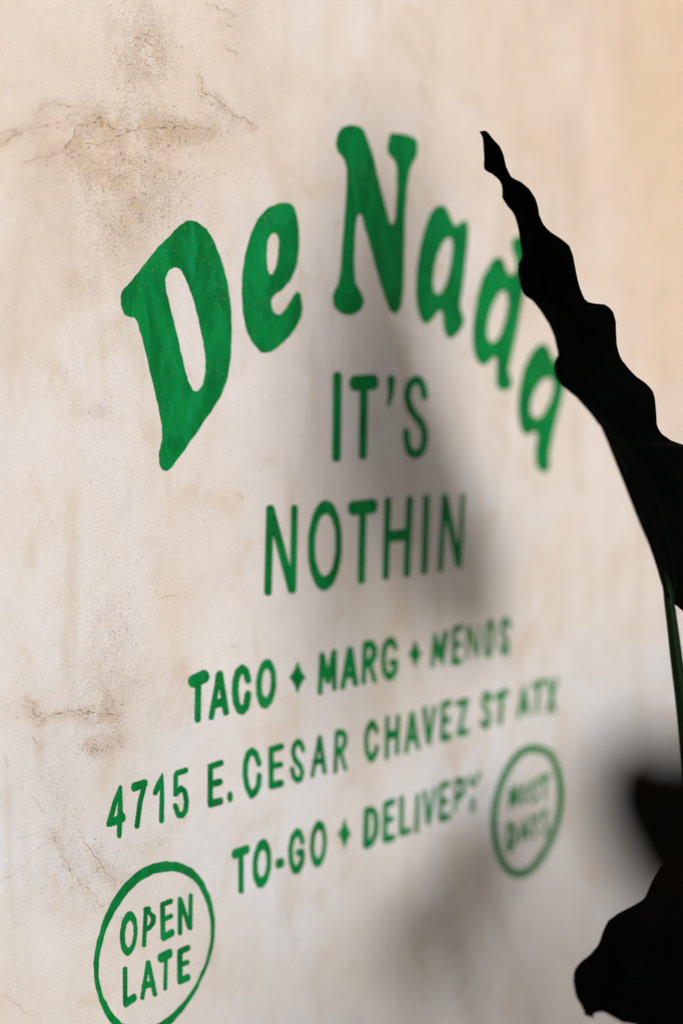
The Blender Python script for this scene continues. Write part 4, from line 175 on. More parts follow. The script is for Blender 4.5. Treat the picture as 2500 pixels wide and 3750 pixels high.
     '13844,9172 -7,-21 -7,-12 -3,-18 -6,-16 -15,-28 -15,-5 -9,-7 -5,-10 -24,3 -26,14 -5,13 -18,28 -4,33 -1,41 -3,14 7,16 10,39 13,27 22,24 9,7 5,-1 13,5 12,0 20,-8 5,-13 6,-9 12,-8 6,-19|13786,9185 4,-15 -1,-9 -6,-4 -1,-13 -5,-16 1,-6 -7,-1 -6,-5 1,-6 -2,5 -12,7 -1,3 4,11 -7,12 1,11 -2,13 4,9 2,12 -4,7 1,10 7,21 4,6 0,14 7,8 6,1 -1,-3 3,6 3,-1 1,-5 7,-4 1,-8 -4,-3 4,-6 4,-31'),
    ('MOST', 'painted_letter', 'thin green capital S of the word MOST',
     '13960,9336 -11,-1 -20,-12 -15,2 -10,-2 -2,-10 -6,-7 -5,-11 0,-19 4,-27 -6,-6 -1,-12 16,-34 7,-5 15,-21 11,-9 8,-15 10,-8 13,-24 6,-4 -11,-16 -8,7 -17,8 -27,7 -8,-10 -8,-26 4,-13 11,-9 7,-9 25,-9 11,-12 18,-6 22,-2 8,5 13,12 11,20 11,11 7,11 -2,20 -9,16 -2,15 -19,13 -2,12 -4,9 -14,21 -10,4 -8,11 -2,13 -20,14 -2,9 3,23 12,3 5,-11 5,-5 12,-6 14,-20 17,-6 10,4 8,12 7,5 -8,21 0,11 -6,9 -25,26 -8,17 -30,16'),
    ('MOST', 'painted_letter', 'thin green capital T of the word MOST',
     '14255,9355 -17,3 -29,-8 -12,4 -16,0 -13,-3 -17,0 -14,-4 -24,5 -18,-6 -12,-1 -15,2 -15,-6 -11,-11 -3,-11 5,-6 8,-23 17,-17 36,2 9,-5 27,4 6,-20 -2,-15 -5,-14 4,-5 2,-11 -2,-15 1,-10 -3,-13 0,-9 5,-10 -5,-28 3,-33 2,-14 -6,-13 0,-6 21,-24 32,-5 19,11 3,5 -4,15 -1,16 1,20 4,11 -7,28 6,17 -1,27 -3,13 0,12 6,4 -5,30 3,31 17,12 33,-5 24,8 7,5 2,7 8,6 2,16 -9,14 -30,21'),
    ('DAYS', 'painted_letter', 'thin green capital D of the word DAYS',
     '13443,8923 -7,2 -11,-7 -8,-11 -4,-13 3,-23 -6,-15 1,-10 4,-7 -1,-28 -4,-22 4,-8 2,-12 -5,-26 1,-16 3,-8 -1,-14 -5,-12 3,-6 2,-14 0,-24 -5,-21 6,-11 0,-17 -4,-10 1,-21 6,-10 10,-10 4,-11 26,-7 14,-6 19,10 11,13 14,0 5,4 5,11 25,12 11,2 2,10 7,6 11,0 5,7 9,18 -1,11 14,10 1,14 3,9 4,5 2,9 8,6 5,11 -1,12 9,11 -2,23 -6,12 -8,9 -2,21 -21,38 1,11 -5,14 -10,6 -13,18 -22,14 -18,6 -15,2 -21,20 -15,2 -14,6|13492,8827 -4,-6 -3,-16 2,-11 5,-6 -7,-29 3,-9 1,-21 -1,-13 -4,-12 4,-5 3,-16 -6,-13 3,-21 2,-3 10,1 8,16 11,4 3,6 0,11 5,8 3,10 6,4 6,8 -2,15 13,10 -14,35 -5,6 1,10 -6,16 -29,20'),
    ('DAYS', 'painted_letter', 'thin green capital A of the word DAYS',
     '13764,8894 -14,-1 -13,-19 -1,-15 -5,-14 1,-12 -12,-20 2,-10 -5,-15 -2,-15 -6,-7 0,-16 -10,-5 -7,-12 4,-32 -1,-12 -8,-8 -2,-10 3,-6 -13,-38 10,-12 25,-14 15,-1 14,8 8,9 2,14 -2,9 12,19 -2,7 5,8 16,5 30,-13 4,-9 -3,-10 13,-21 2,-15 38,-15 18,1 8,5 -5,10 -2,21 -4,8 -1,15 -10,19 9,7 5,7 -7,29 -14,12 -20,33 0,16 -7,28 -6,6 -4,12 3,10 -12,25 -1,6 -15,22 -11,4'),
    ('DAYS', 'painted_letter', 'thin green capital Y of the word DAYS',
     '14042,8902 -14,-1 -9,-6 1,-13 -4,-5 -10,-3 -13,-28 -1,-8 -8,-3 -11,4 -5,17 -12,20 -15,17 -4,8 -15,12 -19,1 -21,-6 -1,-11 8,-8 4,-24 17,-14 10,-21 2,-11 6,-12 11,-4 4,-10 1,-15 4,-10 -1,-11 3,-21 -5,-15 -2,-14 5,-5 -3,-24 0,-11 -4,-14 6,-18 -4,-17 0,-12 24,-13 21,-3 18,0 8,26 -1,31 -3,13 8,23 -4,6 -1,16 6,42 -3,12 7,12 9,3 11,23 2,11 17,9 0,12 4,10 6,5 5,8 8,6 3,8 -3,19 -25,14'),
    ('DAYS', 'painted_letter', 'thin green capital S of the word DAYS',
     '14202,8933 -8,-6 -19,-1 -10,-9 -21,-7 -12,-25 6,-49 -5,-24 12,-16 2,-14 7,-12 7,-5 18,-20 4,-9 2,-13 10,-6 7,-7 4,-15 6,-11 5,-26 -5,-10 -11,-7 -24,21 -22,-3 -11,-7 -6,-7 4,-7 3,-28 15,-12 15,-9 18,-7 9,-10 10,-4 29,-2 7,4 6,12 0,8 5,9 10,7 3,17 14,26 2,12 -9,12 -7,14 0,7 -6,6 -11,26 -8,8 -4,18 -12,11 -8,14 -12,12 -5,13 -14,20 8,31 8,7 14,-20 28,-21 15,-3 13,0 8,24 -2,9 -7,11 -1,8 -5,11 -12,13 -15,11 -13,22 -15,7'),
    ('left badge', 'painted_ring', 'green painted ring around the words OPEN LATE',
     '8052,9728 54,-7 31,0 59,-6 28,-8 31,-15 42,-8 39,-11 31,-18 33,-15 65,-43 40,-19 30,-29 25,-31 28,-26 79,-103 17,-46 19,-40 25,-38 16,-46 28,-95 6,-49 19,-85 -6,-131 -12,-86 -11,-51 -47,-120 -44,-74 -27,-39 -29,-31 -48,-74 -33,-33 -61,-55 -33,-24 -32,-30 -42,-30 -40,-18 -49,-34 -60,-26 -41,-8 -41,-2 -38,-11 -48,-6 -49,4 -44,5 -48,12 -83,27 -49,27 -84,55 -77,64 -33,35 -36,41 -25,34 -19,32 -22,39 -19,40 -41,95 -21,82 -15,42 -8,36 -12,82 1,41 -8,85 22,113 11,38 8,39 13,32 19,35 25,77 38,69 51,70 19,33 79,77 59,47 31,20 41,18 43,24 35,17 76,23 81,6|8223,9606 35,-5 33,-9 62,-25 33,-16 68,-43 58,-46 26,-24 59,-71 36,-71 21,-37 35,-77 12,-33 7,-36 13,-45 10,-42 8,-88 -5,-131 -10,-36 -17,-45 -12,-48 -16,-42 -20,-42 -21,-33 -29,-31 -48,-79 -28,-30 -29,-27 -58,-44 -30,-27 -31,-17 -40,-18 -66,-37 -33,-14 -33,-11 -33,-5 -68,-20 -98,1 -66,6 -33,14 -38,16 -45,10 -38,19 -71,40 -21,17 -18,8 -21,13 -17,29 -25,30 -29,30 -49,74 -22,42 -15,40 -22,31 -19,35 -30,122 -14,67 -1,42 5,41 2,76 18,75 30,79 11,40 18,43 38,62 43,54 23,33 31,31 26,20 20,24 83,70 62,29 27,20 37,13 63,15 33,3 66,14 123,-15'),
    ('OPEN', 'painted_letter', 'thin green capital O of the word OPEN',
     '7861,9123 -4,-29 -19,-74 -15,-26 -13,-18 -12,-12 -15,-11 -25,-9 -20,0 -36,33 -22,37 -11,27 -1,26 -10,53 2,59 4,29 9,23 10,56 28,33 11,16 26,20 46,-6 24,-26 34,-59 4,-59 7,-25|7814,9131 -17,-74 -8,-16 -10,-8 -4,-6 -6,-3 -6,0 -6,-4 -11,3 -6,11 0,5 -13,20 -8,33 3,26 -5,21 0,18 5,16 2,17 6,11 4,19 0,15 9,5 10,10 3,8 12,9 6,-6 17,-3 1,-10 12,-23 9,-25 -4,-39 5,-13'),
    ('OPEN', 'painted_letter', 'thin green capital P of the word OPEN',
     '7978,9341 -35,8 -4,-7 -14,-6 4,-21 5,-7 -1,-10 -5,-7 3,-6 2,-13 -4,-9 -4,-23 4,-9 -1,-12 -6,-5 3,-20 -2,-7 1,-8 -3,-10 -4,-5 6,-23 -5,-5 -3,-27 4,-10 -2,-8 -6,-4 4,-24 -2,-14 -6,-16 5,-14 0,-6 -6,-4 1,-12 1,-9 5,-7 10,-7 24,-8 8,5 4,15 -2,9 0,7 6,7 0,15 -4,6 3,5 0,11 6,19 -6,14 6,8 1,21 11,2 10,-3 13,4 5,4 3,-3 7,3 20,18 4,-1 15,14 9,5 0,5 10,20 -4,9 8,38 -8,4 -4,8 0,12 -17,6 -6,7 -9,5 -7,15 -10,2 -2,9 3,13 -2,16 -4,5 -11,5 -5,10 -6,5|7985,9268 -9,-14 3,-6 2,-14 -7,-24 1,-9 4,-9 -6,-5 -2,-8 4,-18 11,3 1,5 10,4 5,9 -1,3 5,0 9,26 -9,18 1,11 -7,2 -6,5 -4,13 -6,4'),
    ('OPEN', 'painted_letter', 'thin green capital E of the word OPEN',
     '8243,9348 -5,-3 -10,0 -19,-4 -6,5 -10,-1 -7,-6 -25,2 -8,3 -14,-4 -6,-4 -6,2 -3,-6 3,-11 -7,-20 5,-11 1,-25 -4,-6 0,-9 5,-9 -4,-35 5,-24 -7,-19 5,-6 0,-29 -4,-2 1,-6 6,-8 -6,-24 2,-4 -1,-9 2,-14 3,-8 -6,-10 -1,-8 5,-6 0,-37 15,-15 1,-11 6,-3 11,0 9,-5 11,0 19,8 11,1 7,-5 14,9 30,0 7,7 8,1 6,-2 9,5 3,7 -3,7 6,15 -3,6 -1,13 -15,12 -1,6 -21,5 -8,4 -15,-10 -3,2 -11,-2 -12,1 -10,-8 -8,2 -1,12 -4,6 -1,8 6,4 -5,21 2,25 3,12 -3,8 1,7 20,-4 8,7 8,1 4,-3 22,2 6,2 5,5 8,-3 5,2 10,16 -13,18 -16,16 -28,-4 -3,-2 -11,3 -10,-1 -7,-7 -8,2 1,19 -5,10 0,7 4,6 -1,24 -5,16 5,8 15,6 17,-6 7,6 24,0 10,-3 12,4 5,7 6,0 1,5 -4,11 2,8 -2,9 -11,6 -8,0'),
    ('OPEN', 'painted_letter', 'thin green capital N of the word OPEN',
     '8489,9335 -13,-2 -7,-7 2,0 -7,-38 2,-9 4,-6 -8,-26 3,-5 1,-28 -5,-13 0,-9 5,-4 -5,-25 1,-8 -2,-9 5,-13 -9,-4 -5,7 1,13 -8,22 -7,5 -2,11 3,12 -6,3 -5,7 -2,11 -4,7 0,17 -8,3 -4,11 1,12 -9,20 -7,7 -1,19 -8,2 -16,15 -18,4 -19,-14 3,-8 0,-23 -1,-10 -4,-9 7,-18 -6,-19 0,-18 4,-9 0,-13 -6,-9 5,-16 -2,-31 -4,-7 4,-8 3,-15 -5,-14 0,-21 3,-10 0,-12 -6,-6 6,-21 -3,-28 -3,-7 17,-24 8,-1 13,-6 18,1 4,3 -3,12 6,13 -2,12 1,11 -4,21 5,5 2,8 -5,15 2,16 -1,10 4,8 -7,25 7,12 -2,13 0,10 2,3 1,-7 11,-19 -2,-3 16,-37 1,-5 -2,-7 12,-21 7,-31 10,-14 -2,-6 6,-12 27,-17 14,-4 12,-3 8,7 1,17 -2,17 6,9 -2,14 -4,7 7,37 -6,17 5,8 1,15 -3,26 6,19 -2,14 -4,5 3,5 1,17 3,11 -6,14 6,12 -3,38 7,22 -5,10 -7,2 -2,8 -8,8'),
    ('LATE', 'painted_letter', 'thin green capital L of the word LATE',
     '7708,8857 -11,-2 -7,2 -5,-22 4,-5 0,-8 -6,-10 5,-22 0,-12 -5,-24 5,-7 1,-10 -5,-6 1,-25 4,-12 -7,-21 5,-20 -2,-4 1,-12 -4,-13 7,-15 -7,-18 4,-25 0,-13 -5,-11 1,-8 5,-10 -3,-5 4,-26 9,-4 7,-9 1,-5 10,-7 11,0 7,6 13,-3 2,5 12,1 12,5 7,-3 12,10 12,-2 6,3 10,2 8,6 11,-1 0,10 3,7 7,7 -2,10 -5,5 -1,10 -7,15 -18,11 -13,4 -8,-2 -7,-7 -17,3 -6,-7 -12,-3 -7,-1 -7,7 3,4 -2,13 -5,9 7,19 -2,5 -2,31 5,8 -1,10 -5,9 6,38 -6,19 6,9 -3,17 1,14 -2,6 6,18 -5,9 -1,11 3,9 -3,15 -5,10 -12,2'),
    ('LATE', 'painted_letter', 'thin green capital A of the word LATE',
     '7970,8838 -7,-3 -7,2 -6,-5 0,-16 -6,-7 0,-36 -4,-2 -6,-8 3,-17 -9,-19 -2,-14 4,-7 -10,-12 -2,-30 -6,-6 -3,-12 3,-6 -11,-9 -3,-18 4,-12 3,0 -7,-8 -3,-9 2,-8 -2,-10 -9,-21 3,-13 -8,-14 1,-23 17,-6 4,-9 22,0 4,4 4,11 -2,8 10,19 -3,7 12,34 -3,8 12,3 11,-2 8,2 10,-3 6,-6 10,2 10,-4 -3,-19 6,-18 4,-4 3,-12 -4,-11 13,-20 14,-16 19,4 10,-3 5,16 -2,19 -10,15 3,18 -7,14 -5,23 3,5 -5,18 -1,18 -11,21 -4,13 4,6 -2,7 -6,9 -4,20 0,8 2,3 -11,21 2,8 -1,9 -10,27 0,6 3,5 -9,18 0,11 -3,12 -3,8 -12,10 -15,7|7978,8698 -4,-9 2,-6 -3,-7 1,-5 -4,-14 -6,-3 5,-15 7,-2 10,-2 5,8 2,9 -6,11 -5,20 2,15'),
    ('LATE', 'painted_letter', 'thin green capital T of the word LATE',
     '8232,8871 -7,3 -35,-7 -8,5 -13,-7 -32,2 -5,-6 -13,0 -8,4 -11,-9 -1,-5 -5,-7 -8,-1 4,-24 -1,-7 7,-21 11,-10 4,-7 3,0 21,-12 19,2 3,3 7,-20 -6,-34 5,-21 -5,-4 -2,-8 3,-14 0,-15 -1,-10 -5,-8 7,-23 -5,-3 -1,-12 -1,-18 4,-11 -1,-5 -6,-9 4,-23 -2,-6 0,-20 3,-9 13,-7 9,2 13,-7 6,6 6,17 -6,15 6,10 0,30 -3,9 7,15 -5,13 3,12 3,31 -5,5 7,25 -2,5 0,17 -2,9 5,11 2,11 -6,3 7,45 4,0 13,7 9,0 4,-4 8,4 18,16 -3,11 4,22 -4,15 -7,7 -5,10 0,7 -10,0'),
    ('LATE', 'painted_letter', 'thin green capital E of the word LATE',
     '8451,8845 -15,4 -7,-2 -6,-6 -16,4 -22,-1 -4,-4 -6,-1 -12,6 -17,-7 -8,0 -2,-3 -15,-6 1,-15 3,-9 -2,-4 1,-11 -5,-21 6,-17 -5,-8 1,-30 4,-11 -8,-19 7,-18 -3,-8 0,-14 -3,-18 6,-9 -7,-19 5,-38 -6,-22 8,-12 1,-11 4,-11 11,-10 19,-6 5,-5 11,2 10,5 17,-4 34,6 5,-6 10,2 7,4 9,0 10,4 1,6 7,13 1,9 -3,4 -2,10 -12,16 -1,9 -25,0 -6,5 -36,-5 -9,1 -5,17 1,14 -2,10 6,19 -4,5 -3,13 6,11 18,-6 14,1 10,3 14,0 7,-6 16,12 6,8 2,8 -8,8 -9,17 -9,0 -11,6 -22,1 -6,2 -5,-4 -13,-1 -7,10 0,15 4,19 -5,12 1,12 19,9 26,0 11,-3 3,4 8,4 11,-5 7,1 12,11 -2,8 6,11 -11,23 -23,12'),
]
CRACKS = [(0.7, [(0.6564, 1.6027), (0.6689, 1.6094), (0.6836, 1.6175), (0.6986, 1.6216), (0.712, 1.6266)]), (0.5, [(0.6566, 1.6087), (0.6669, 1.6135), (0.6774, 1.6192)]), (0.55, [(0.6892, 1.6296), (0.6945, 1.6338), (0.7037, 1.6413), (0.7162, 1.6417), (0.7317, 1.6433)]), (0.5, [(0.6767, 1.5878), (0.6873, 1.5922), (0.7023, 1.5966), (0.7133, 1.6009), (0.7199, 1.6053)]), (0.7, [(0.7378, 1.6106), (0.7514, 1.613), (0.763, 1.617), (0.7747, 1.6231), (0.789, 1.6287), (0.8108, 1.6344), (0.8256, 1.6375), (0.8381, 1.6384), (0.856, 1.6401), (0.8742, 1.6425), (0.8821, 1.6439)]), (0.9, [(0.719, 1.604), (0.7244, 1.6113), (0.7301, 1.6174), (0.7314, 1.6265), (0.7426, 1.628), (0.7518, 1.632), (0.7564, 1.6372), (0.7586, 1.6329), (0.7655, 1.6311), (0.7795, 1.6284)]), (0.9, [(0.8682, 1.6895), (0.872, 1.6834), (0.8706, 1.6744), (0.8798, 1.6749), (0.8904, 1.6721), (0.8957, 1.6664), (0.9064, 1.663), (0.9118, 1.6588), (0.9228, 1.6594), (0.9284, 1.6561), (0.9367, 1.6542)]), (0.6, [(0.7998, 1.7083), (0.8118, 1.7067), (0.8216, 1.7066)]), (0.5, [(0.8023, 1.7153), (0.8143, 1.7118)]), (0.5, [(0.8031, 1.6879), (0.814, 1.689)]), (0.45, [(0.802, 1.6976), (0.819, 1.6973), (0.8314, 1.6969)]), (0.6, [(0.8767, 1.7557), (0.8885, 1.7551), (0.9045, 1.7533), (0.9112, 1.7502)]), (0.5, [(0.891, 1.74), (0.9044, 1.7399), (0.9152, 1.74)]), (0.5, [(0.7909, 1.6763), (0.8041, 1.6793)]), (0.7, [(0.8988, 1.7219), (0.9069, 1.7174), (0.9178, 1.7153)]), (1.0, [(0.6863, 1.1272), (0.6996, 1.1294), (0.7176, 1.1283), (0.7267, 1.128), (0.729, 1.1249), (0.7429, 1.123), (0.7547, 1.1203), (0.763, 1.1174)]), (0.8, [(0.7354, 1.0968), (0.7389, 1.0923), (0.7428, 1.0901)]), (0.8, [(0.6715, 1.1492), (0.68, 1.1423), (0.6777, 1.1352), (0.6841, 1.1285)]), (0.9, [(0.6773, 1.1148), (0.6794, 1.1097), (0.6825, 1.1054)]), (0.35, [(0.6426, 0.9947), (0.6554, 0.9989), (0.6641, 1.0034), (0.6751, 1.0101), (0.6863, 1.0188), (0.6953, 1.0259)]), (0.3, [(0.6582, 1.0295), (0.669, 1.0292), (0.6798, 1.0279)]), (0.5, [(0.6953, 1.0259), (0.7018, 1.0142), (0.7061, 1.0026), (0.7127, 0.9895), (0.7183, 0.9832), (0.7308, 0.9693), (0.7378, 0.9616), (0.7412, 0.9538), (0.7518, 0.948)]), (0.6, [(0.7236, 1.0217), (0.7315, 1.0073), (0.7384, 0.9969), (0.7476, 0.9848), (0.7523, 0.9757), (0.7618, 0.9663), (0.7727, 0.9616)]), (0.4, [(0.7589, 0.9365), (0.7685, 0.9315), (0.7807, 0.9241), (0.7907, 0.9197)]), (0.4, [(0.8006, 0.9084), (0.807, 0.9041), (0.8133, 0.8976)]), (0.35, [(0.6494, 1.1068), (0.6512, 1.0955), (0.6542, 1.0893)]), (0.5, [(0.7185, 0.8666), (0.7243, 0.8683), (0.7303, 0.8708)]), (0.35, [(0.672, 1.0672), (0.6847, 1.0495), (0.6922, 1.0365)]), (0.3, [(0.791, 1.1108), (0.806, 1.1143), (0.8175, 1.1175)]), (0.25, [(0.864, 0.9203), (0.8832, 0.9184), (0.9001, 0.9183)]), (0.5, [(0.6404, 0.8991), (0.651, 0.8939), (0.6572, 0.8862), (0.6679, 0.8751), (0.6787, 0.8678)]), (0.5, [(0.8994, 1.1618), (0.9134, 1.1583)]), (0.5, [(0.815, 1.2147), (0.8252, 1.2176), (0.8485, 1.2182)]), (0.8, [(0.9089, 1.3069), (0.9173, 1.3044), (0.9178, 1.2982)])]
SAND = [(0.802, 1.726, 0.032, 0.03, 0, 0.7), (0.812, 1.696, 0.03, 0.023, 0, 0.9), (0.813, 1.64, 0.085, 0.013, 0, 0.95), (0.794, 1.612, 0.075, 0.023, 0, 0.8), (0.798, 1.575, 0.063, 0.03, 0, 0.9), (0.778, 1.543, 0.039, 0.021, 0, 0.55), (0.747, 1.514, 0.03, 0.024, 0, 0.4), (0.729, 1.604, 0.029, 0.016, 0, 0.6), (0.78, 1.671, 0.026, 0.015, 0, 0.6), (0.898, 1.664, 0.03, 0.018, 0, 0.6), (0.904, 1.74, 0.019, 0.029, 0, 0.45), (0.796, 1.48, 0.045, 0.038, 0, 0.35), (0.862, 1.512, 0.027, 0.03, 0, 0.45), (0.75, 1.385, 0.021, 0.011, 0, 0.75), (0.784, 1.304, 0.05, 0.058, 0, 0.35), (0.754, 1.2, 0.031, 0.048, 0, 0.6), (0.792, 1.18, 0.022, 0.043, 0, 0.45), (0.755, 1.128, 0.029, 0.033, 0, 0.8), (0.761, 1.092, 0.027, 0.014, 0, 0.7), (0.667, 1.139, 0.024, 0.024, 0, 0.5), (0.705, 1.038, 0.02, 0.032, 0, 0.7), (0.736, 0.992, 0.036, 0.025, 0, 0.7), (0.804, 0.989, 0.031, 0.016, 0, 0.5), (0.769, 0.958, 0.03, 0.018, 0, 0.55), (0.696, 1.085, 0.02, 0.019, 0, 0.55), (0.778, 0.884, 0.038, 0.041, 0, 0.25)]
STAIN = [(0.801, 1.627, 0.125, 0.014, 0, 0.85), (0.798, 1.601, 0.065, 0.021, 0, 0.75), (0.709, 1.601, 0.059, 0.016, 0, 0.55), (0.669, 1.607, 0.036, 0.005, 0, 0.6), (0.676, 1.566, 0.034, 0.009, 0, 0.4), (0.983, 1.643, 0.08, 0.029, 0, 0.55), (1.019, 1.605, 0.041, 0.017, 0, 0.7), (0.989, 1.7, 0.055, 0.019, 0, 0.45), (0.798, 1.565, 0.045, 0.026, 0, 0.4), (0.728, 1.589, 0.018, 0.011, 0, 0.4), (1.022, 1.544, 0.012, 0.056, 0, 0.45), (1.041, 1.765, 0.019, 0.042, 0, 0.35), (0.809, 1.696, 0.032, 0.022, 0, 0.25), (0.891, 1.731, 0.016, 0.035, 0, 0.25), (0.704, 1.689, 0.067, 0.035, 0, 0.12), (0.702, 1.354, 0.029, 0.011, 0, 0.3), (0.751, 1.2, 0.021, 0.05, 0, 0.5), (0.833, 1.201, 0.016, 0.022, 0, 0.4), (0.823, 1.272, 0.015, 0.08, 0, 0.3), (0.901, 1.297, 0.025, 0.017, 0, 0.3), (0.721, 1.298, 0.027, 0.047, 0, 0.25), (0.964, 1.41, 0.027, 0.042, 0, 0.3), (0.914, 1.244, 0.017, 0.084, 0, 0.25), (0.755, 1.132, 0.026, 0.029, 0, 0.6), (0.766, 1.089, 0.022, 0.012, 0, 0.55), (0.673, 1.138, 0.028, 0.024, 0, 0.5), (0.707, 1.033, 0.018, 0.038, 0, 0.5), (0.731, 0.991, 0.028, 0.021, 0, 0.45), (0.707, 1.149, 0.004, 0.008, 0, 0.6), (0.956, 1.092, 0.018, 0.022, 0, 0.35), (0.804, 0.989, 0.026, 0.016, 0, 0.35), (0.653, 0.893, 0.026, 0.009, 0, 0.4), (1.033, 0.82, 0.02, 0.014, 0, 0.5), (0.979, 0.801, 0.041, 0.036, 0, 0.25), (0.682, 1.108, 0.004, 0.006, 0, 0.5), (0.662, 1.101, 0.019, 0.011, 0, 0.2), (1.209, 1.743, 0.017, 0.025, 0, 0.5), (1.251, 1.728, 0.01, 0.012, 0, 0.7), (1.377, 1.697, 0.026, 0.017, 0, 0.75), (1.388, 1.784, 0.024, 0.027, 0, 0.6), (1.329, 1.774, 0.016, 0.048, 0, 0.45), (1.244, 1.652, 0.043, 0.026, 0, 0.45), (1.338, 1.727, 0.034, 0.022, 0, 0.4), (1.626, 1.795, 0.092, 0.165, 0, 0.85), (1.676, 1.887, 0.113, 0.111, 0, 0.5), (1.476, 1.855, 0.028, 0.038, 0, 0.5), (1.502, 1.548, 0.029, 0.013, 0, 0.8), (1.675, 1.611, 0.039, 0.026, 0, 0.55), (1.668, 1.807, 0.033, 0.017, 0, 0.5), (1.145, 1.777, 0.021, 0.044, 0, 0.4), (1.273, 1.807, 0.02, 0.047, 0, 0.25), (1.566, 1.556, 0.031, 0.011, 0, 0.35), (1.692, 1.455, 0.063, 0.044, 0, 0.6), (1.354, 1.251, 0.017, 0.028, 30, 0.45), (1.399, 1.177, 0.05, 0.016, 0, 0.35), (1.254, 1.38, 0.024, 0.056, 0, 0.5), (1.188, 1.209, 0.077, 0.024, 0, 0.4), (1.565, 1.246, 0.031, 0.042, 0, 0.35), (1.638, 1.09, 0.084, 0.024, 0, 0.35), (1.378, 1.116, 0.092, 0.019, 0, 0.25), (1.499, 1.283, 0.02, 0.016, 0, 0.4), (1.316, 1.026, 0.043, 0.016, 0, 0.4), (1.24, 0.869, 0.024, 0.064, 0, 0.65), (1.164, 0.856, 0.013, 0.087, 0, 0.45), (1.261, 0.818, 0.05, 0.068, 0, 0.4), (1.21, 0.768, 0.064, 0.046, 0, 0.35), (1.093, 0.993, 0.021, 0.047, 0, 0.35), (1.062, 1.068, 0.02, 0.021, 0, 0.45), (1.364, 0.696, 0.055, 0.055, 0, 0.3), (1.069, 0.833, 0.02, 0.012, 0, 0.4), (1.275, 0.995, 0.033, 0.015, 0, 0.2)]
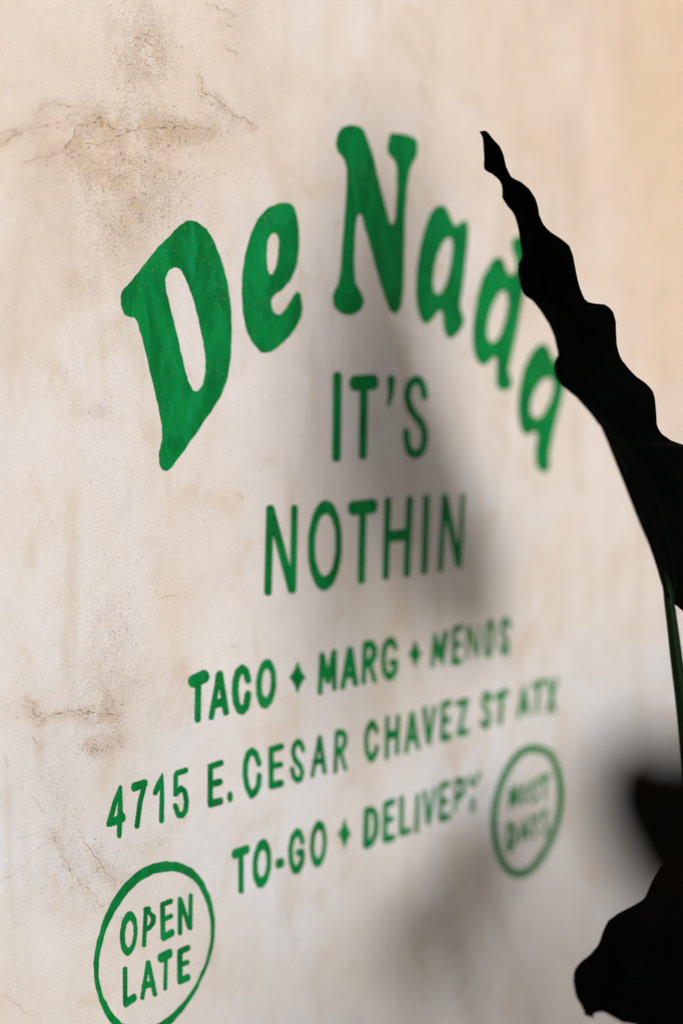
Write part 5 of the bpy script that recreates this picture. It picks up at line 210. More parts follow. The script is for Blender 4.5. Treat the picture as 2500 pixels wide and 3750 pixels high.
LEAF_TALL = [[0.9972, -0.2236, 1.6287, 0.9972, -0.2236, 1.6287], [0.9969, -0.2256, 1.6246, 1.0005, -0.2263, 1.6263], [0.9958, -0.2267, 1.6203, 1.0033, -0.2285, 1.6231], [0.9944, -0.2277, 1.616, 1.006, -0.2307, 1.6198], [0.9932, -0.2287, 1.6117, 1.0088, -0.233, 1.6165], [0.9922, -0.23, 1.6074, 1.0107, -0.2344, 1.6125], [0.991, -0.231, 1.6031, 1.0123, -0.2356, 1.6081], [0.9895, -0.2317, 1.5988, 1.0134, -0.2361, 1.6035], [0.9884, -0.2329, 1.5946, 1.0144, -0.2367, 1.5989], [0.9891, -0.2358, 1.592, 1.0161, -0.238, 1.5947], [0.9906, -0.2394, 1.5902, 1.0179, -0.2393, 1.5904], [0.9916, -0.2426, 1.5875, 1.021, -0.2418, 1.5879], [0.9925, -0.2457, 1.5846, 1.0245, -0.2447, 1.586], [0.9927, -0.2482, 1.5809, 1.0275, -0.2471, 1.5831], [0.9921, -0.2499, 1.5768, 1.0304, -0.2495, 1.5799], [0.9909, -0.251, 1.5726, 1.0327, -0.2513, 1.5761], [0.9896, -0.2518, 1.5685, 1.0348, -0.2529, 1.5721], [0.9899, -0.2544, 1.565, 1.0362, -0.2539, 1.5675], [0.9904, -0.2572, 1.5617, 1.0374, -0.2546, 1.563], [0.9911, -0.2601, 1.5585, 1.0381, -0.2549, 1.5582], [0.9912, -0.2625, 1.5549, 1.0397, -0.256, 1.5538], [0.9911, -0.2647, 1.551, 1.0416, -0.2574, 1.5496], [0.9906, -0.2665, 1.547, 1.0441, -0.2594, 1.546], [0.9901, -0.2682, 1.543, 1.047, -0.2618, 1.5428], [0.9893, -0.2697, 1.5389, 1.0503, -0.2645, 1.5402], [0.9884, -0.271, 1.5348, 1.0536, -0.2672, 1.5378], [0.9874, -0.2723, 1.5306, 1.0567, -0.2697, 1.5348], [0.9866, -0.2737, 1.5265, 1.0596, -0.2721, 1.5316], [0.9858, -0.2752, 1.5225, 1.0612, -0.2733, 1.5271], [0.985, -0.2766, 1.5184, 1.0627, -0.2743, 1.5226], [0.9833, -0.2772, 1.5144, 1.0636, -0.2748, 1.5178], [0.9807, -0.2767, 1.5109, 1.0646, -0.2753, 1.5131], [0.9793, -0.2775, 1.5068, 1.0656, -0.2758, 1.5083], [0.9779, -0.2783, 1.5027, 1.0665, -0.2764, 1.5036], [0.977, -0.2797, 1.4986, 1.0677, -0.2771, 1.4989], [0.9762, -0.2811, 1.4946, 1.0691, -0.278, 1.4942], [0.9753, -0.2825, 1.4906, 1.0706, -0.2791, 1.4897], [0.9749, -0.2843, 1.4868, 1.0724, -0.2805, 1.4853], [0.9751, -0.2868, 1.4834, 1.0751, -0.2826, 1.4824], [0.9763, -0.2901, 1.4812, 1.079, -0.2858, 1.4812], [0.9774, -0.2933, 1.4789, 1.083, -0.2889, 1.4807], [0.9779, -0.2961, 1.4758, 1.087, -0.2921, 1.4804], [0.9784, -0.2988, 1.4727, 1.0902, -0.2948, 1.4778], [0.9788, -0.3014, 1.4694, 1.0928, -0.2969, 1.4742], [0.979, -0.3039, 1.466, 1.0942, -0.2978, 1.4696], [0.9792, -0.3063, 1.4626, 1.0953, -0.2985, 1.4648], [0.9794, -0.3088, 1.4593, 1.0957, -0.2984, 1.4599], [0.9793, -0.3109, 1.4556, 1.0961, -0.2984, 1.455], [0.9791, -0.3129, 1.452, 1.0967, -0.2985, 1.4501], [0.9788, -0.3149, 1.4483, 1.0972, -0.2986, 1.4452], [0.9781, -0.3165, 1.4444, 1.0983, -0.2993, 1.4404], [0.9774, -0.318, 1.4405, 1.0997, -0.3002, 1.4357], [0.9767, -0.3195, 1.4367, 1.1016, -0.3016, 1.4313], [0.9758, -0.3208, 1.4328, 1.1041, -0.3037, 1.4274], [0.9734, -0.3206, 1.4295, 1.1066, -0.3057, 1.4236], [0.9713, -0.3206, 1.426, 1.1093, -0.308, 1.4199], [0.9697, -0.3211, 1.4221, 1.1122, -0.3103, 1.4164], [0.9689, -0.3226, 1.4183, 1.1155, -0.3131, 1.4137], [0.9685, -0.3244, 1.4147, 1.1187, -0.3158, 1.4107], [0.9686, -0.3267, 1.4113, 1.1216, -0.3182, 1.4072], [0.9688, -0.3291, 1.408, 1.124, -0.3201, 1.4033], [0.9698, -0.3323, 1.4058, 1.1253, -0.321, 1.3985], [0.9708, -0.3354, 1.4036, 1.1262, -0.3214, 1.3936], [0.9718, -0.3386, 1.4014, 1.1268, -0.3216, 1.3886], [0.9724, -0.3414, 1.3986, 1.1274, -0.3218, 1.3836], [0.973, -0.3441, 1.3958, 1.128, -0.3219, 1.3786], [0.9736, -0.3469, 1.3929, 1.1285, -0.322, 1.3736], [0.9741, -0.3496, 1.39, 1.1302, -0.3233, 1.3691], [0.9746, -0.3523, 1.3871, 1.1326, -0.3251, 1.365], [0.9759, -0.3543, 1.3842, 1.1353, -0.3282, 1.3621], [0.9773, -0.3561, 1.3811, 1.1379, -0.3314, 1.3592], [0.9786, -0.3579, 1.3779, 1.141, -0.3348, 1.3574], [0.9803, -0.3599, 1.3752, 1.1442, -0.3384, 1.3558], [0.9811, -0.3613, 1.3717, 1.1475, -0.342, 1.3545], [0.982, -0.3626, 1.3681, 1.1508, -0.3456, 1.3533], [0.9828, -0.3639, 1.3646, 1.153, -0.3483, 1.3502], [0.9837, -0.3652, 1.3611, 1.1545, -0.3504, 1.3459], [0.9844, -0.3664, 1.3575, 1.1561, -0.3526, 1.3416], [0.9852, -0.3676, 1.354, 1.1569, -0.3541, 1.337], [0.9859, -0.3689, 1.3504, 1.1576, -0.3553, 1.3321], [0.9867, -0.3701, 1.3468, 1.1583, -0.3566, 1.3273], [0.9874, -0.3713, 1.3433, 1.159, -0.3579, 1.3225], [0.9882, -0.3725, 1.3397, 1.1599, -0.3594, 1.3178], [0.989, -0.3738, 1.3361, 1.1607, -0.3609, 1.3131], [0.9897, -0.375, 1.3326, 1.1616, -0.3624, 1.3084], [0.9905, -0.3763, 1.329, 1.1621, -0.3635, 1.3035], [0.9912, -0.3775, 1.3255, 1.1623, -0.3643, 1.2986], [0.992, -0.3787, 1.3219, 1.1625, -0.3651, 1.2936], [0.9927, -0.3799, 1.3183, 1.1627, -0.3659, 1.2886], [0.9935, -0.3811, 1.3147, 1.163, -0.3668, 1.2837], [0.9942, -0.3823, 1.3112, 1.1633, -0.3677, 1.2788], [0.995, -0.3835, 1.3076, 1.1636, -0.3686, 1.2738], [0.9957, -0.3848, 1.304, 1.1638, -0.3694, 1.2689], [0.9965, -0.386, 1.3004, 1.1637, -0.3699, 1.2639], [0.9972, -0.3872, 1.2969, 1.1632, -0.37, 1.2589], [0.9981, -0.3885, 1.2934, 1.1627, -0.37, 1.2539], [0.9989, -0.3898, 1.2899, 1.1622, -0.3701, 1.2489], [0.9998, -0.3912, 1.2863, 1.1618, -0.3703, 1.2439], [1.0007, -0.3925, 1.2828, 1.1619, -0.371, 1.2389], [1.0015, -0.3938, 1.2793, 1.162, -0.3716, 1.2339], [1.0022, -0.395, 1.2757, 1.162, -0.3723, 1.2289], [1.003, -0.3962, 1.2722, 1.1621, -0.373, 1.224], [1.0037, -0.3974, 1.2686, 1.1615, -0.3729, 1.219], [1.0045, -0.3986, 1.265, 1.1604, -0.3724, 1.2141], [1.0052, -0.3998, 1.2614, 1.1594, -0.3719, 1.2092], [1.0059, -0.401, 1.2579, 1.1582, -0.3712, 1.2045], [1.0066, -0.4022, 1.2543, 1.1562, -0.3696, 1.2002], [1.0073, -0.4034, 1.2507, 1.1541, -0.3679, 1.1959], [1.0077, -0.4042, 1.2469, 1.1517, -0.3658, 1.1923], [1.0081, -0.4051, 1.2432, 1.1484, -0.3625, 1.1905]]
LEAF_LOW = [[0.9371, -0.3852, 0.9039, 0.9371, -0.3852, 0.9039], [0.9381, -0.3817, 0.9065, 0.9378, -0.3877, 0.9063], [0.9389, -0.378, 0.9089, 0.9385, -0.3904, 0.9083], [0.9398, -0.3744, 0.9114, 0.9395, -0.3934, 0.9092], [0.9407, -0.3709, 0.914, 0.9404, -0.3964, 0.9102], [0.9425, -0.3681, 0.917, 0.9411, -0.3992, 0.9102], [0.9445, -0.3657, 0.9203, 0.9416, -0.402, 0.9091], [0.9468, -0.3634, 0.9236, 0.9421, -0.4047, 0.908], [0.9495, -0.3617, 0.9269, 0.9426, -0.4075, 0.9071], [0.9528, -0.3605, 0.9301, 0.9431, -0.4103, 0.9061], [0.957, -0.3605, 0.9328, 0.9437, -0.4131, 0.9054], [0.9617, -0.3609, 0.935, 0.9445, -0.4161, 0.9055], [0.9668, -0.3618, 0.9367, 0.9454, -0.419, 0.9056], [0.9718, -0.3627, 0.9384, 0.9462, -0.422, 0.9058], [0.9764, -0.3631, 0.9409, 0.9468, -0.4249, 0.9051], [0.981, -0.3634, 0.9433, 0.9474, -0.4276, 0.9044], [0.9851, -0.3632, 0.9463, 0.9479, -0.4304, 0.9036], [0.9888, -0.3624, 0.9496, 0.9485, -0.4332, 0.9029], [0.9925, -0.3617, 0.9529, 0.9488, -0.4358, 0.9017], [0.9965, -0.3613, 0.9561, 0.9489, -0.4382, 0.9002], [1.0007, -0.3611, 0.9591, 0.949, -0.4406, 0.8987], [1.0059, -0.3622, 0.9608, 0.9491, -0.443, 0.8972], [1.0112, -0.3633, 0.9625, 0.9492, -0.4454, 0.8957], [1.0166, -0.3647, 0.9637, 0.9493, -0.4478, 0.8943], [1.0221, -0.3661, 0.9647, 0.9494, -0.4502, 0.8928], [1.0276, -0.3676, 0.9658, 0.9498, -0.4528, 0.8917], [1.0331, -0.369, 0.9672, 0.9502, -0.4556, 0.8909], [1.0385, -0.3703, 0.9686, 0.9507, -0.4583, 0.8902], [1.0432, -0.3708, 0.971, 0.9512, -0.461, 0.8894], [1.0472, -0.3703, 0.9744, 0.9516, -0.4637, 0.8886], [1.0512, -0.3699, 0.9778, 0.9521, -0.4664, 0.8878], [1.0553, -0.3696, 0.9812, 0.9526, -0.469, 0.887], [1.0596, -0.3695, 0.9845, 0.953, -0.4717, 0.8863], [1.0641, -0.3697, 0.9877, 0.9535, -0.4744, 0.8855], [1.0687, -0.3699, 0.9908, 0.9539, -0.4771, 0.8848], [1.0724, -0.3711, 0.994, 0.955, -0.4794, 0.8837], [1.0749, -0.3729, 0.9978, 0.9567, -0.4814, 0.8823], [1.0778, -0.3752, 1.0009, 0.9584, -0.4834, 0.8809], [1.0809, -0.3777, 1.0038, 0.9602, -0.4854, 0.8794], [1.084, -0.3801, 1.0068, 0.9619, -0.4874, 0.878], [1.087, -0.3825, 1.0098, 0.9636, -0.4893, 0.8766], [1.0899, -0.3848, 1.013, 0.9654, -0.4914, 0.8754], [1.0928, -0.3871, 1.0162, 0.9673, -0.4935, 0.8744], [1.0958, -0.3894, 1.0194, 0.9691, -0.4956, 0.8734], [1.0989, -0.3919, 1.0221, 0.971, -0.4977, 0.8724], [1.1023, -0.3949, 1.024, 0.9729, -0.4997, 0.8714], [1.1058, -0.3979, 1.0259, 0.9747, -0.5018, 0.8703], [1.1092, -0.4009, 1.0278, 0.9766, -0.5039, 0.8693], [1.1127, -0.4039, 1.0297, 0.9785, -0.506, 0.8683], [1.1162, -0.4071, 1.031, 0.9804, -0.5081, 0.8677], [1.1199, -0.4104, 1.0319, 0.9825, -0.5103, 0.868], [1.1235, -0.4137, 1.0328, 0.9845, -0.5124, 0.8682], [1.1271, -0.417, 1.0336, 0.9866, -0.5146, 0.8684], [1.1307, -0.4203, 1.0345, 0.9886, -0.5167, 0.8686], [1.1343, -0.4236, 1.0342, 0.9907, -0.5189, 0.8688], [1.1378, -0.427, 1.0332, 0.9928, -0.521, 0.869], [1.1413, -0.4305, 1.0321, 0.9948, -0.5232, 0.8692], [1.1448, -0.4339, 1.0311, 0.9969, -0.5253, 0.8694], [1.1483, -0.4373, 1.0301, 0.9989, -0.5275, 0.8697], [1.1512, -0.4402, 1.0275, 1.0008, -0.5293, 0.8707], [1.1536, -0.4428, 1.0239, 1.0026, -0.531, 0.8725], [1.1561, -0.4454, 1.0204, 1.0043, -0.5326, 0.8743], [1.1585, -0.4479, 1.0168, 1.0061, -0.5342, 0.876], [1.161, -0.4505, 1.0133, 1.0078, -0.5359, 0.8778], [1.1633, -0.453, 1.0096, 1.0096, -0.5375, 0.8796], [1.1643, -0.4541, 1.0048, 1.0113, -0.5391, 0.8814], [1.1652, -0.4553, 1.0, 1.0131, -0.5408, 0.8832], [1.1662, -0.4565, 0.9953, 1.0148, -0.5424, 0.885], [1.1672, -0.4576, 0.9905, 1.0165, -0.544, 0.8867], [1.1681, -0.4588, 0.9857, 1.0183, -0.5457, 0.8885]]
LEAF_NEAR = [[0.3097, -0.7991, 1.299, 0.3097, -0.7991, 1.299], [0.3105, -0.7987, 1.3, 0.3114, -0.7982, 1.2969], [0.3113, -0.7982, 1.301, 0.3131, -0.7973, 1.2947], [0.312, -0.7977, 1.3021, 0.3148, -0.7963, 1.2926], [0.3128, -0.7972, 1.3031, 0.3165, -0.7954, 1.2904], [0.3137, -0.7969, 1.3041, 0.3183, -0.7946, 1.2883], [0.3148, -0.7966, 1.3051, 0.3201, -0.7938, 1.2861], [0.3158, -0.7964, 1.3061, 0.3219, -0.793, 1.2839], [0.3168, -0.7962, 1.3071, 0.3237, -0.7922, 1.2817], [0.318, -0.7961, 1.308, 0.3255, -0.7914, 1.2795], [0.3194, -0.7963, 1.3086, 0.3274, -0.7906, 1.2773], [0.3208, -0.7965, 1.3093, 0.3294, -0.79, 1.2751], [0.3222, -0.7967, 1.3099, 0.3314, -0.7895, 1.273], [0.3237, -0.7971, 1.3103, 0.3335, -0.7889, 1.2708], [0.3252, -0.7976, 1.3102, 0.3355, -0.7884, 1.2686], [0.3268, -0.7981, 1.3101, 0.3377, -0.7879, 1.2664], [0.3284, -0.7986, 1.31, 0.34, -0.7877, 1.2644], [0.3299, -0.799, 1.3094, 0.3424, -0.7874, 1.2624], [0.3314, -0.7994, 1.3086, 0.3447, -0.7871, 1.2603], [0.3328, -0.7999, 1.3077, 0.3471, -0.7869, 1.2583], [0.3343, -0.8003, 1.3069, 0.3495, -0.7867, 1.2562], [0.3358, -0.8008, 1.3062, 0.3521, -0.7867, 1.2546], [0.3373, -0.8013, 1.3055, 0.3548, -0.7868, 1.2529], [0.3388, -0.8018, 1.3048, 0.3575, -0.7868, 1.2512], [0.3403, -0.8023, 1.3041, 0.3602, -0.7869, 1.2495], [0.3419, -0.8028, 1.3041, 0.3629, -0.787, 1.2479], [0.3435, -0.8033, 1.3042, 0.3658, -0.7872, 1.2467], [0.3452, -0.8038, 1.3043, 0.3687, -0.7875, 1.2454], [0.3468, -0.8043, 1.3044, 0.3717, -0.7877, 1.2442], [0.3484, -0.8048, 1.3045, 0.3746, -0.788, 1.243], [0.35, -0.8054, 1.3046, 0.3775, -0.7882, 1.242], [0.3517, -0.8059, 1.3047, 0.3805, -0.7883, 1.2421], [0.3533, -0.8064, 1.3048, 0.3834, -0.7884, 1.2423], [0.355, -0.807, 1.3048, 0.3863, -0.7885, 1.2424], [0.3566, -0.8075, 1.3049, 0.3893, -0.7887, 1.2426], [0.3583, -0.808, 1.3047, 0.3923, -0.7888, 1.2428], [0.3598, -0.8086, 1.3041, 0.3953, -0.7891, 1.2425], [0.3614, -0.8092, 1.3034, 0.3984, -0.7894, 1.2419], [0.363, -0.8097, 1.3028, 0.4015, -0.7898, 1.2413], [0.3646, -0.8103, 1.3021, 0.4047, -0.7902, 1.2407], [0.3662, -0.8109, 1.3015, 0.4078, -0.7906, 1.2401], [0.3678, -0.8115, 1.3009, 0.4109, -0.791, 1.2395], [0.3693, -0.812, 1.3, 0.4141, -0.7915, 1.2389], [0.3708, -0.8124, 1.299, 0.4172, -0.7917, 1.2391], [0.3722, -0.8129, 1.298, 0.4202, -0.7919, 1.2394], [0.3737, -0.8134, 1.2969, 0.4232, -0.7921, 1.2397], [0.3751, -0.8138, 1.2959, 0.4263, -0.7923, 1.24], [0.3766, -0.8143, 1.2948, 0.4294, -0.7925, 1.2404], [0.3781, -0.8148, 1.2938, 0.4324, -0.7928, 1.2407], [0.3795, -0.8153, 1.2927, 0.4355, -0.793, 1.2411]]
STALK_TALL = [[1.0532, -0.3803, 1.2388], [1.0537, -0.3821, 1.2273], [1.0544, -0.3856, 1.2043], [1.0549, -0.3889, 1.1814], [1.0556, -0.3924, 1.1584], [1.0563, -0.3958, 1.1354], [1.0565, -0.3994, 1.1079], [1.0568, -0.4032, 1.078], [1.0573, -0.4079, 1.0436], [1.0583, -0.4171, 0.9747]]
RIB_EDGE = [[0.984, -0.3656, 1.361], [0.9922, -0.3661, 1.356], [1.0007, -0.3676, 1.3446], [1.0095, -0.3704, 1.3267], [1.0168, -0.3713, 1.3101], [1.0252, -0.3734, 1.2934], [1.0343, -0.3762, 1.2765], [1.0426, -0.3783, 1.2597], [1.0504, -0.3796, 1.2436]]
CAM_RIGHT = [0.687712, -0.725984, 0.0]
CAM_UP = [0.059324, 0.056196, 0.996656]
CAM_FORWARD = [0.723556, 0.685412, -0.081715]

m = Matrix((CAM_RIGHT, CAM_UP, [-v for v in CAM_FORWARD])).transposed().to_4x4()
m.translation = (0, -1.0, 1.4)
cam_ob.matrix_world = m

# ------------------------------------------------------------------ helpers
def link(name, me, parent=None):
    o = bpy.data.objects.new(name, me); COL.objects.link(o)
    if parent: o.parent = parent
    return o
def tag(o, **kw):
    for k, v in kw.items():
        if v: o[k] = v
    return o
class NB:
    def __init__(s, mat): s.t = mat.node_tree; s.t.nodes.clear()
    def n(s, typ, **kw):
        x = s.t.nodes.new(typ)
        for k, v in kw.items():
            if k.startswith('_'): setattr(x, k[1:], v)
            else: x.inputs[k.replace('__', ' ')].default_value = v
        return x
    def l(s, a, b): s.t.links.new(a, b)
    def math(s, op, a, b=0.0, clamp=False):
        x = s.t.nodes.new('ShaderNodeMath'); x.operation = op; x.use_clamp = clamp
        for i, v in enumerate((a, b)):
            if isinstance(v, (int, float)): x.inputs[i].default_value = v
            else: s.l(v, x.inputs[i])
        return x.outputs[0]
    def ramp(s, v, a, b, lo=0.0, hi=1.0):
        x = s.t.nodes.new('ShaderNodeMapRange'); x.interpolation_type = 'SMOOTHSTEP'
        s.l(v, x.inputs[0])
        for i, q in ((1, a), (2, b), (3, lo), (4, hi)):
            if isinstance(q, (int, float)): x.inputs[i].default_value = q
            else: s.l(q, x.inputs[i])
        return x.outputs[0]
    def mix(s, fac, a, b, blend='MIX'):
        x = s.t.nodes.new('ShaderNodeMix'); x.data_type = 'RGBA'; x.blend_type = blend
        if isinstance(fac, (int, float)): x.inputs[0].default_value = fac
        else: s.l(fac, x.inputs[0])
        for i, q in ((6, a), (7, b)):
            if isinstance(q, tuple): x.inputs[i].default_value = (*q, 1)
            else: s.l(q, x.inputs[i])
        return x.outputs[2]
    def noise(s, scale, detail=3, rough=.55, dist=0, stretch=None, off=(0, 0, 0)):
        g = s.t.nodes.new('ShaderNodeNewGeometry')
        mp = s.t.nodes.new('ShaderNodeMapping'); s.l(g.outputs['Position'], mp.inputs[0])
        mp.inputs['Location'].default_value = off
        if stretch: mp.inputs['Scale'].default_value = stretch
        x = s.t.nodes.new('ShaderNodeTexNoise'); s.l(mp.outputs[0], x.inputs['Vector'])
        x.inputs['Scale'].default_value = scale; x.inputs['Detail'].default_value = detail
        x.inputs['Roughness'].default_value = rough; x.inputs['Distortion'].default_value = dist
        return x.outputs['Fac']
    def out(s, bsdf):
        o = s.t.nodes.new('ShaderNodeOutputMaterial'); s.l(bsdf, o.inputs[0])
def newmat(name):
    mt = bpy.data.materials.new(name); mt.use_nodes = True; return mt, NB(mt)

# ------------------------------------------------------------------ materials
def plaster():
    mt, b = newmat('aged plaster')
    at = b.n('ShaderNodeAttribute', _attribute_name='weather', _attribute_type='GEOMETRY')
    sp = b.n('ShaderNodeSeparateColor'); b.l(at.outputs['Color'], sp.inputs[0])
    sand, stain, warm = sp.outputs[0], sp.outputs[1], sp.outputs[2]
    big = b.noise(3.2, 5, .6, .4)
    mid = b.noise(14, 5, .62, .6)
    drip = b.noise(6, 5, .6, .8, stretch=(2.0, 2.0, .6))
    streak = b.noise(34, 3, .5, 0, stretch=(1.6, 1.6, .12), off=(3, 0, 1))
    base = b.mix(b.ramp(big, .38, .66), (.725, .745, .79), (.70, .665, .635))
    base = b.mix(warm, base, (.73, .585, .455))
    base = b.mix(b.ramp(mid, .50, .74, 0, .62), base, (.61, .52, .42))
    base = b.mix(b.ramp(drip, .50, .70, 0, .42), base, (.57, .48, .38))
    base = b.mix(b.ramp(streak, .52, .72, 0, .08), base, (.53, .45, .37))
    # stain zones, edges broken by noise
    sn = b.math('MULTIPLY', stain, b.ramp(b.noise(26, 7, .72, 1.0), .34, .60, .15, 1.0))
    base = b.mix(b.math('MULTIPLY', sn, .42, True), base, (.67, .495, .32))
    # sandy flecks where the skim coat is worn
    fl = b.noise(640, 2, .65, .3)
    th = b.ramp(b.math('MULTIPLY', sand, b.ramp(b.noise(40, 5, .75), .30, .58, .15, 1)), 0, 1, .70, .42)
    fle = b.ramp(fl, th, b.math('ADD', th, .07))
    base = b.mix(b.math('MULTIPLY', fle, .42), base, (.56, .375, .20))
    pit = b.noise(300, 1, .5, .6, stretch=(1, 1, 1.5), off=(7, 2, 5))
    th2 = b.ramp(b.math('MULTIPLY', sand, b.ramp(b.noise(60, 4, .75, off=(1, 4, 2)), .36, .60)), 0, 1, .775, .585)
    pt = b.ramp(pit, th2, b.math('ADD', th2, .035))
    base = b.mix(b.math('MULTIPLY', pt, .50), base, (.30, .19, .10))
    grain = b.noise(900, 2, .7)
    base = b.mix(1.0, base, b.mix(b.ramp(grain, .3, .7), (.84, .835, .83), (1.0, 1.0, 1.0)), 'MULTIPLY')
    h = b.math('ADD', b.math('MULTIPLY', b.noise(330, 4, .65), .0012), b.math('MULTIPLY', pt, -.0016))
    h = b.math('ADD', h, b.math('MULTIPLY', fle, -.0005))
    h = b.math('ADD', h, b.math('MULTIPLY', b.noise(9, 4, .5, .5), .006))
    h = b.math('ADD', h, b.math('MULTIPLY', b.noise(55, 5, .7, 1.2, stretch=(.7, 1, 1.3), off=(9, 1, 2)), .0009))
    bp = b.n('ShaderNodeBump', Strength=.8, Distance=1.0); b.l(h, bp.inputs['Height'])
    p = b.n('ShaderNodeBsdfPrincipled', Roughness=.85); p.inputs['Specular IOR Level'].default_value = .25
    b.l(base, p.inputs['Base Color']); b.l(bp.outputs[0], p.inputs['Normal']); b.out(p.outputs[0])
    return mt
def paint():
    mt, b = newmat('green sign paint')
    v = b.noise(26, 5, .62, 1.2, stretch=(1.4, 1, .55))
    c = b.mix(b.ramp(v, .35, .62), (.0008, .132, .027), (.0016, .205, .045))
    c = b.mix(b.ramp(b.noise(45, 4, .6, 1.0, stretch=(1, 1, .5), off=(5, 1, 9)), .56, .76, 0, .8), c, (.003, .26, .085))
    c = b.mix(b.ramp(b.noise(90, 4, .7, 2.0, stretch=(1.3, 1, .35), off=(2, 1, 3)), .60, .74, 0, .45), c, (.004, .09, .02))
    c = b.mix(b.ramp(b.noise(170, 3, .6, .6, stretch=(1.6, 1, .14), off=(4, 4, 4)), .50, .70, 0, .35), c, (.003, .25, .075))
    pit = b.noise(430, 2, .6, .5, stretch=(1, 1, .7), off=(1, 2, 3))
    area = b.ramp(b.noise(16, 3, .6, off=(0, 3, 3)), .38, .60, .79, .63)
    c = b.mix(b.math('MULTIPLY', b.ramp(pit, area, b.math('ADD', area, .05)), .7), c, (.16, .21, .12))
    h = b.math('ADD', b.math('MULTIPLY', b.noise(420, 3, .6), .0006), b.math('MULTIPLY', b.noise(9, 4, .5, .5), .006))
    bp = b.n('ShaderNodeBump', Strength=.5, Distance=1.0); b.l(h, bp.inputs['Height'])
    p = b.n('ShaderNodeBsdfPrincipled', Roughness=.62); p.inputs['Specular IOR Level'].default_value = .08
    b.l(c, p.inputs['Base Color']); b.l(bp.outputs[0], p.inputs['Normal']); b.out(p.outputs[0])
    return mt
def plain(name, c1, c2, scale, rough=.7, spec=.3, bump=0.0, stretch=None, edges=(.35, .68)):
    mt, b = newmat(name)
    n = b.noise(scale, 4, .6, .3, stretch=stretch)
    c = b.mix(b.ramp(n, *edges), c1, c2)
    p = b.n('ShaderNodeBsdfPrincipled', Roughness=rough); p.inputs['Specular IOR Level'].default_value = spec
    b.l(c, p.inputs['Base Color'])
    if bump:
        bp = b.n('ShaderNodeBump', Strength=.6, Distance=bump); b.l(n, bp.inputs['Height']); b.l(bp.outputs[0], p.inputs['Normal'])
    b.out(p.outputs[0]); return mt
M_WALL = plaster(); M_PAINT = paint()
M_CRACK = plain('dirty crack', (.24, .16, .10), (.56, .46, .37), 150, .9, .1, edges=(.44, .60))
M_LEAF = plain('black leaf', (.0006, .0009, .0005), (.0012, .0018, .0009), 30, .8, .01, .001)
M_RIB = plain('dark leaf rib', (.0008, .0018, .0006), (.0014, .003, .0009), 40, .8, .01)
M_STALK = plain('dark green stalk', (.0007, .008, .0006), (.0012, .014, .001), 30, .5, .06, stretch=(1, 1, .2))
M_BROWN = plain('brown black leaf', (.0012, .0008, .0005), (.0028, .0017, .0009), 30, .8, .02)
M_POT = plain('clay pot', (.22, .10, .06), (.30, .15, .09), 12, .8, .2, .002)
M_SOIL = plain('soil', (.03, .02, .014), (.07, .05, .035), 60, .95, .1, .01)
M_GROUND = plain('terracotta paving', (.32, .22, .15), (.44, .32, .23), 5, .9, .2, .003)

# ------------------------------------------------------------------ ground and wall
gm = bpy.data.meshes.new('ground')
gm.from_pydata([(-60, -60, 0), (60, -60, 0), (60, 60, 0), (-60, 60, 0)], [], [(0, 1, 2, 3)]); gm.materials.append(M_GROUND)
tag(link('ground', gm), kind='structure', label='terracotta coloured ground')

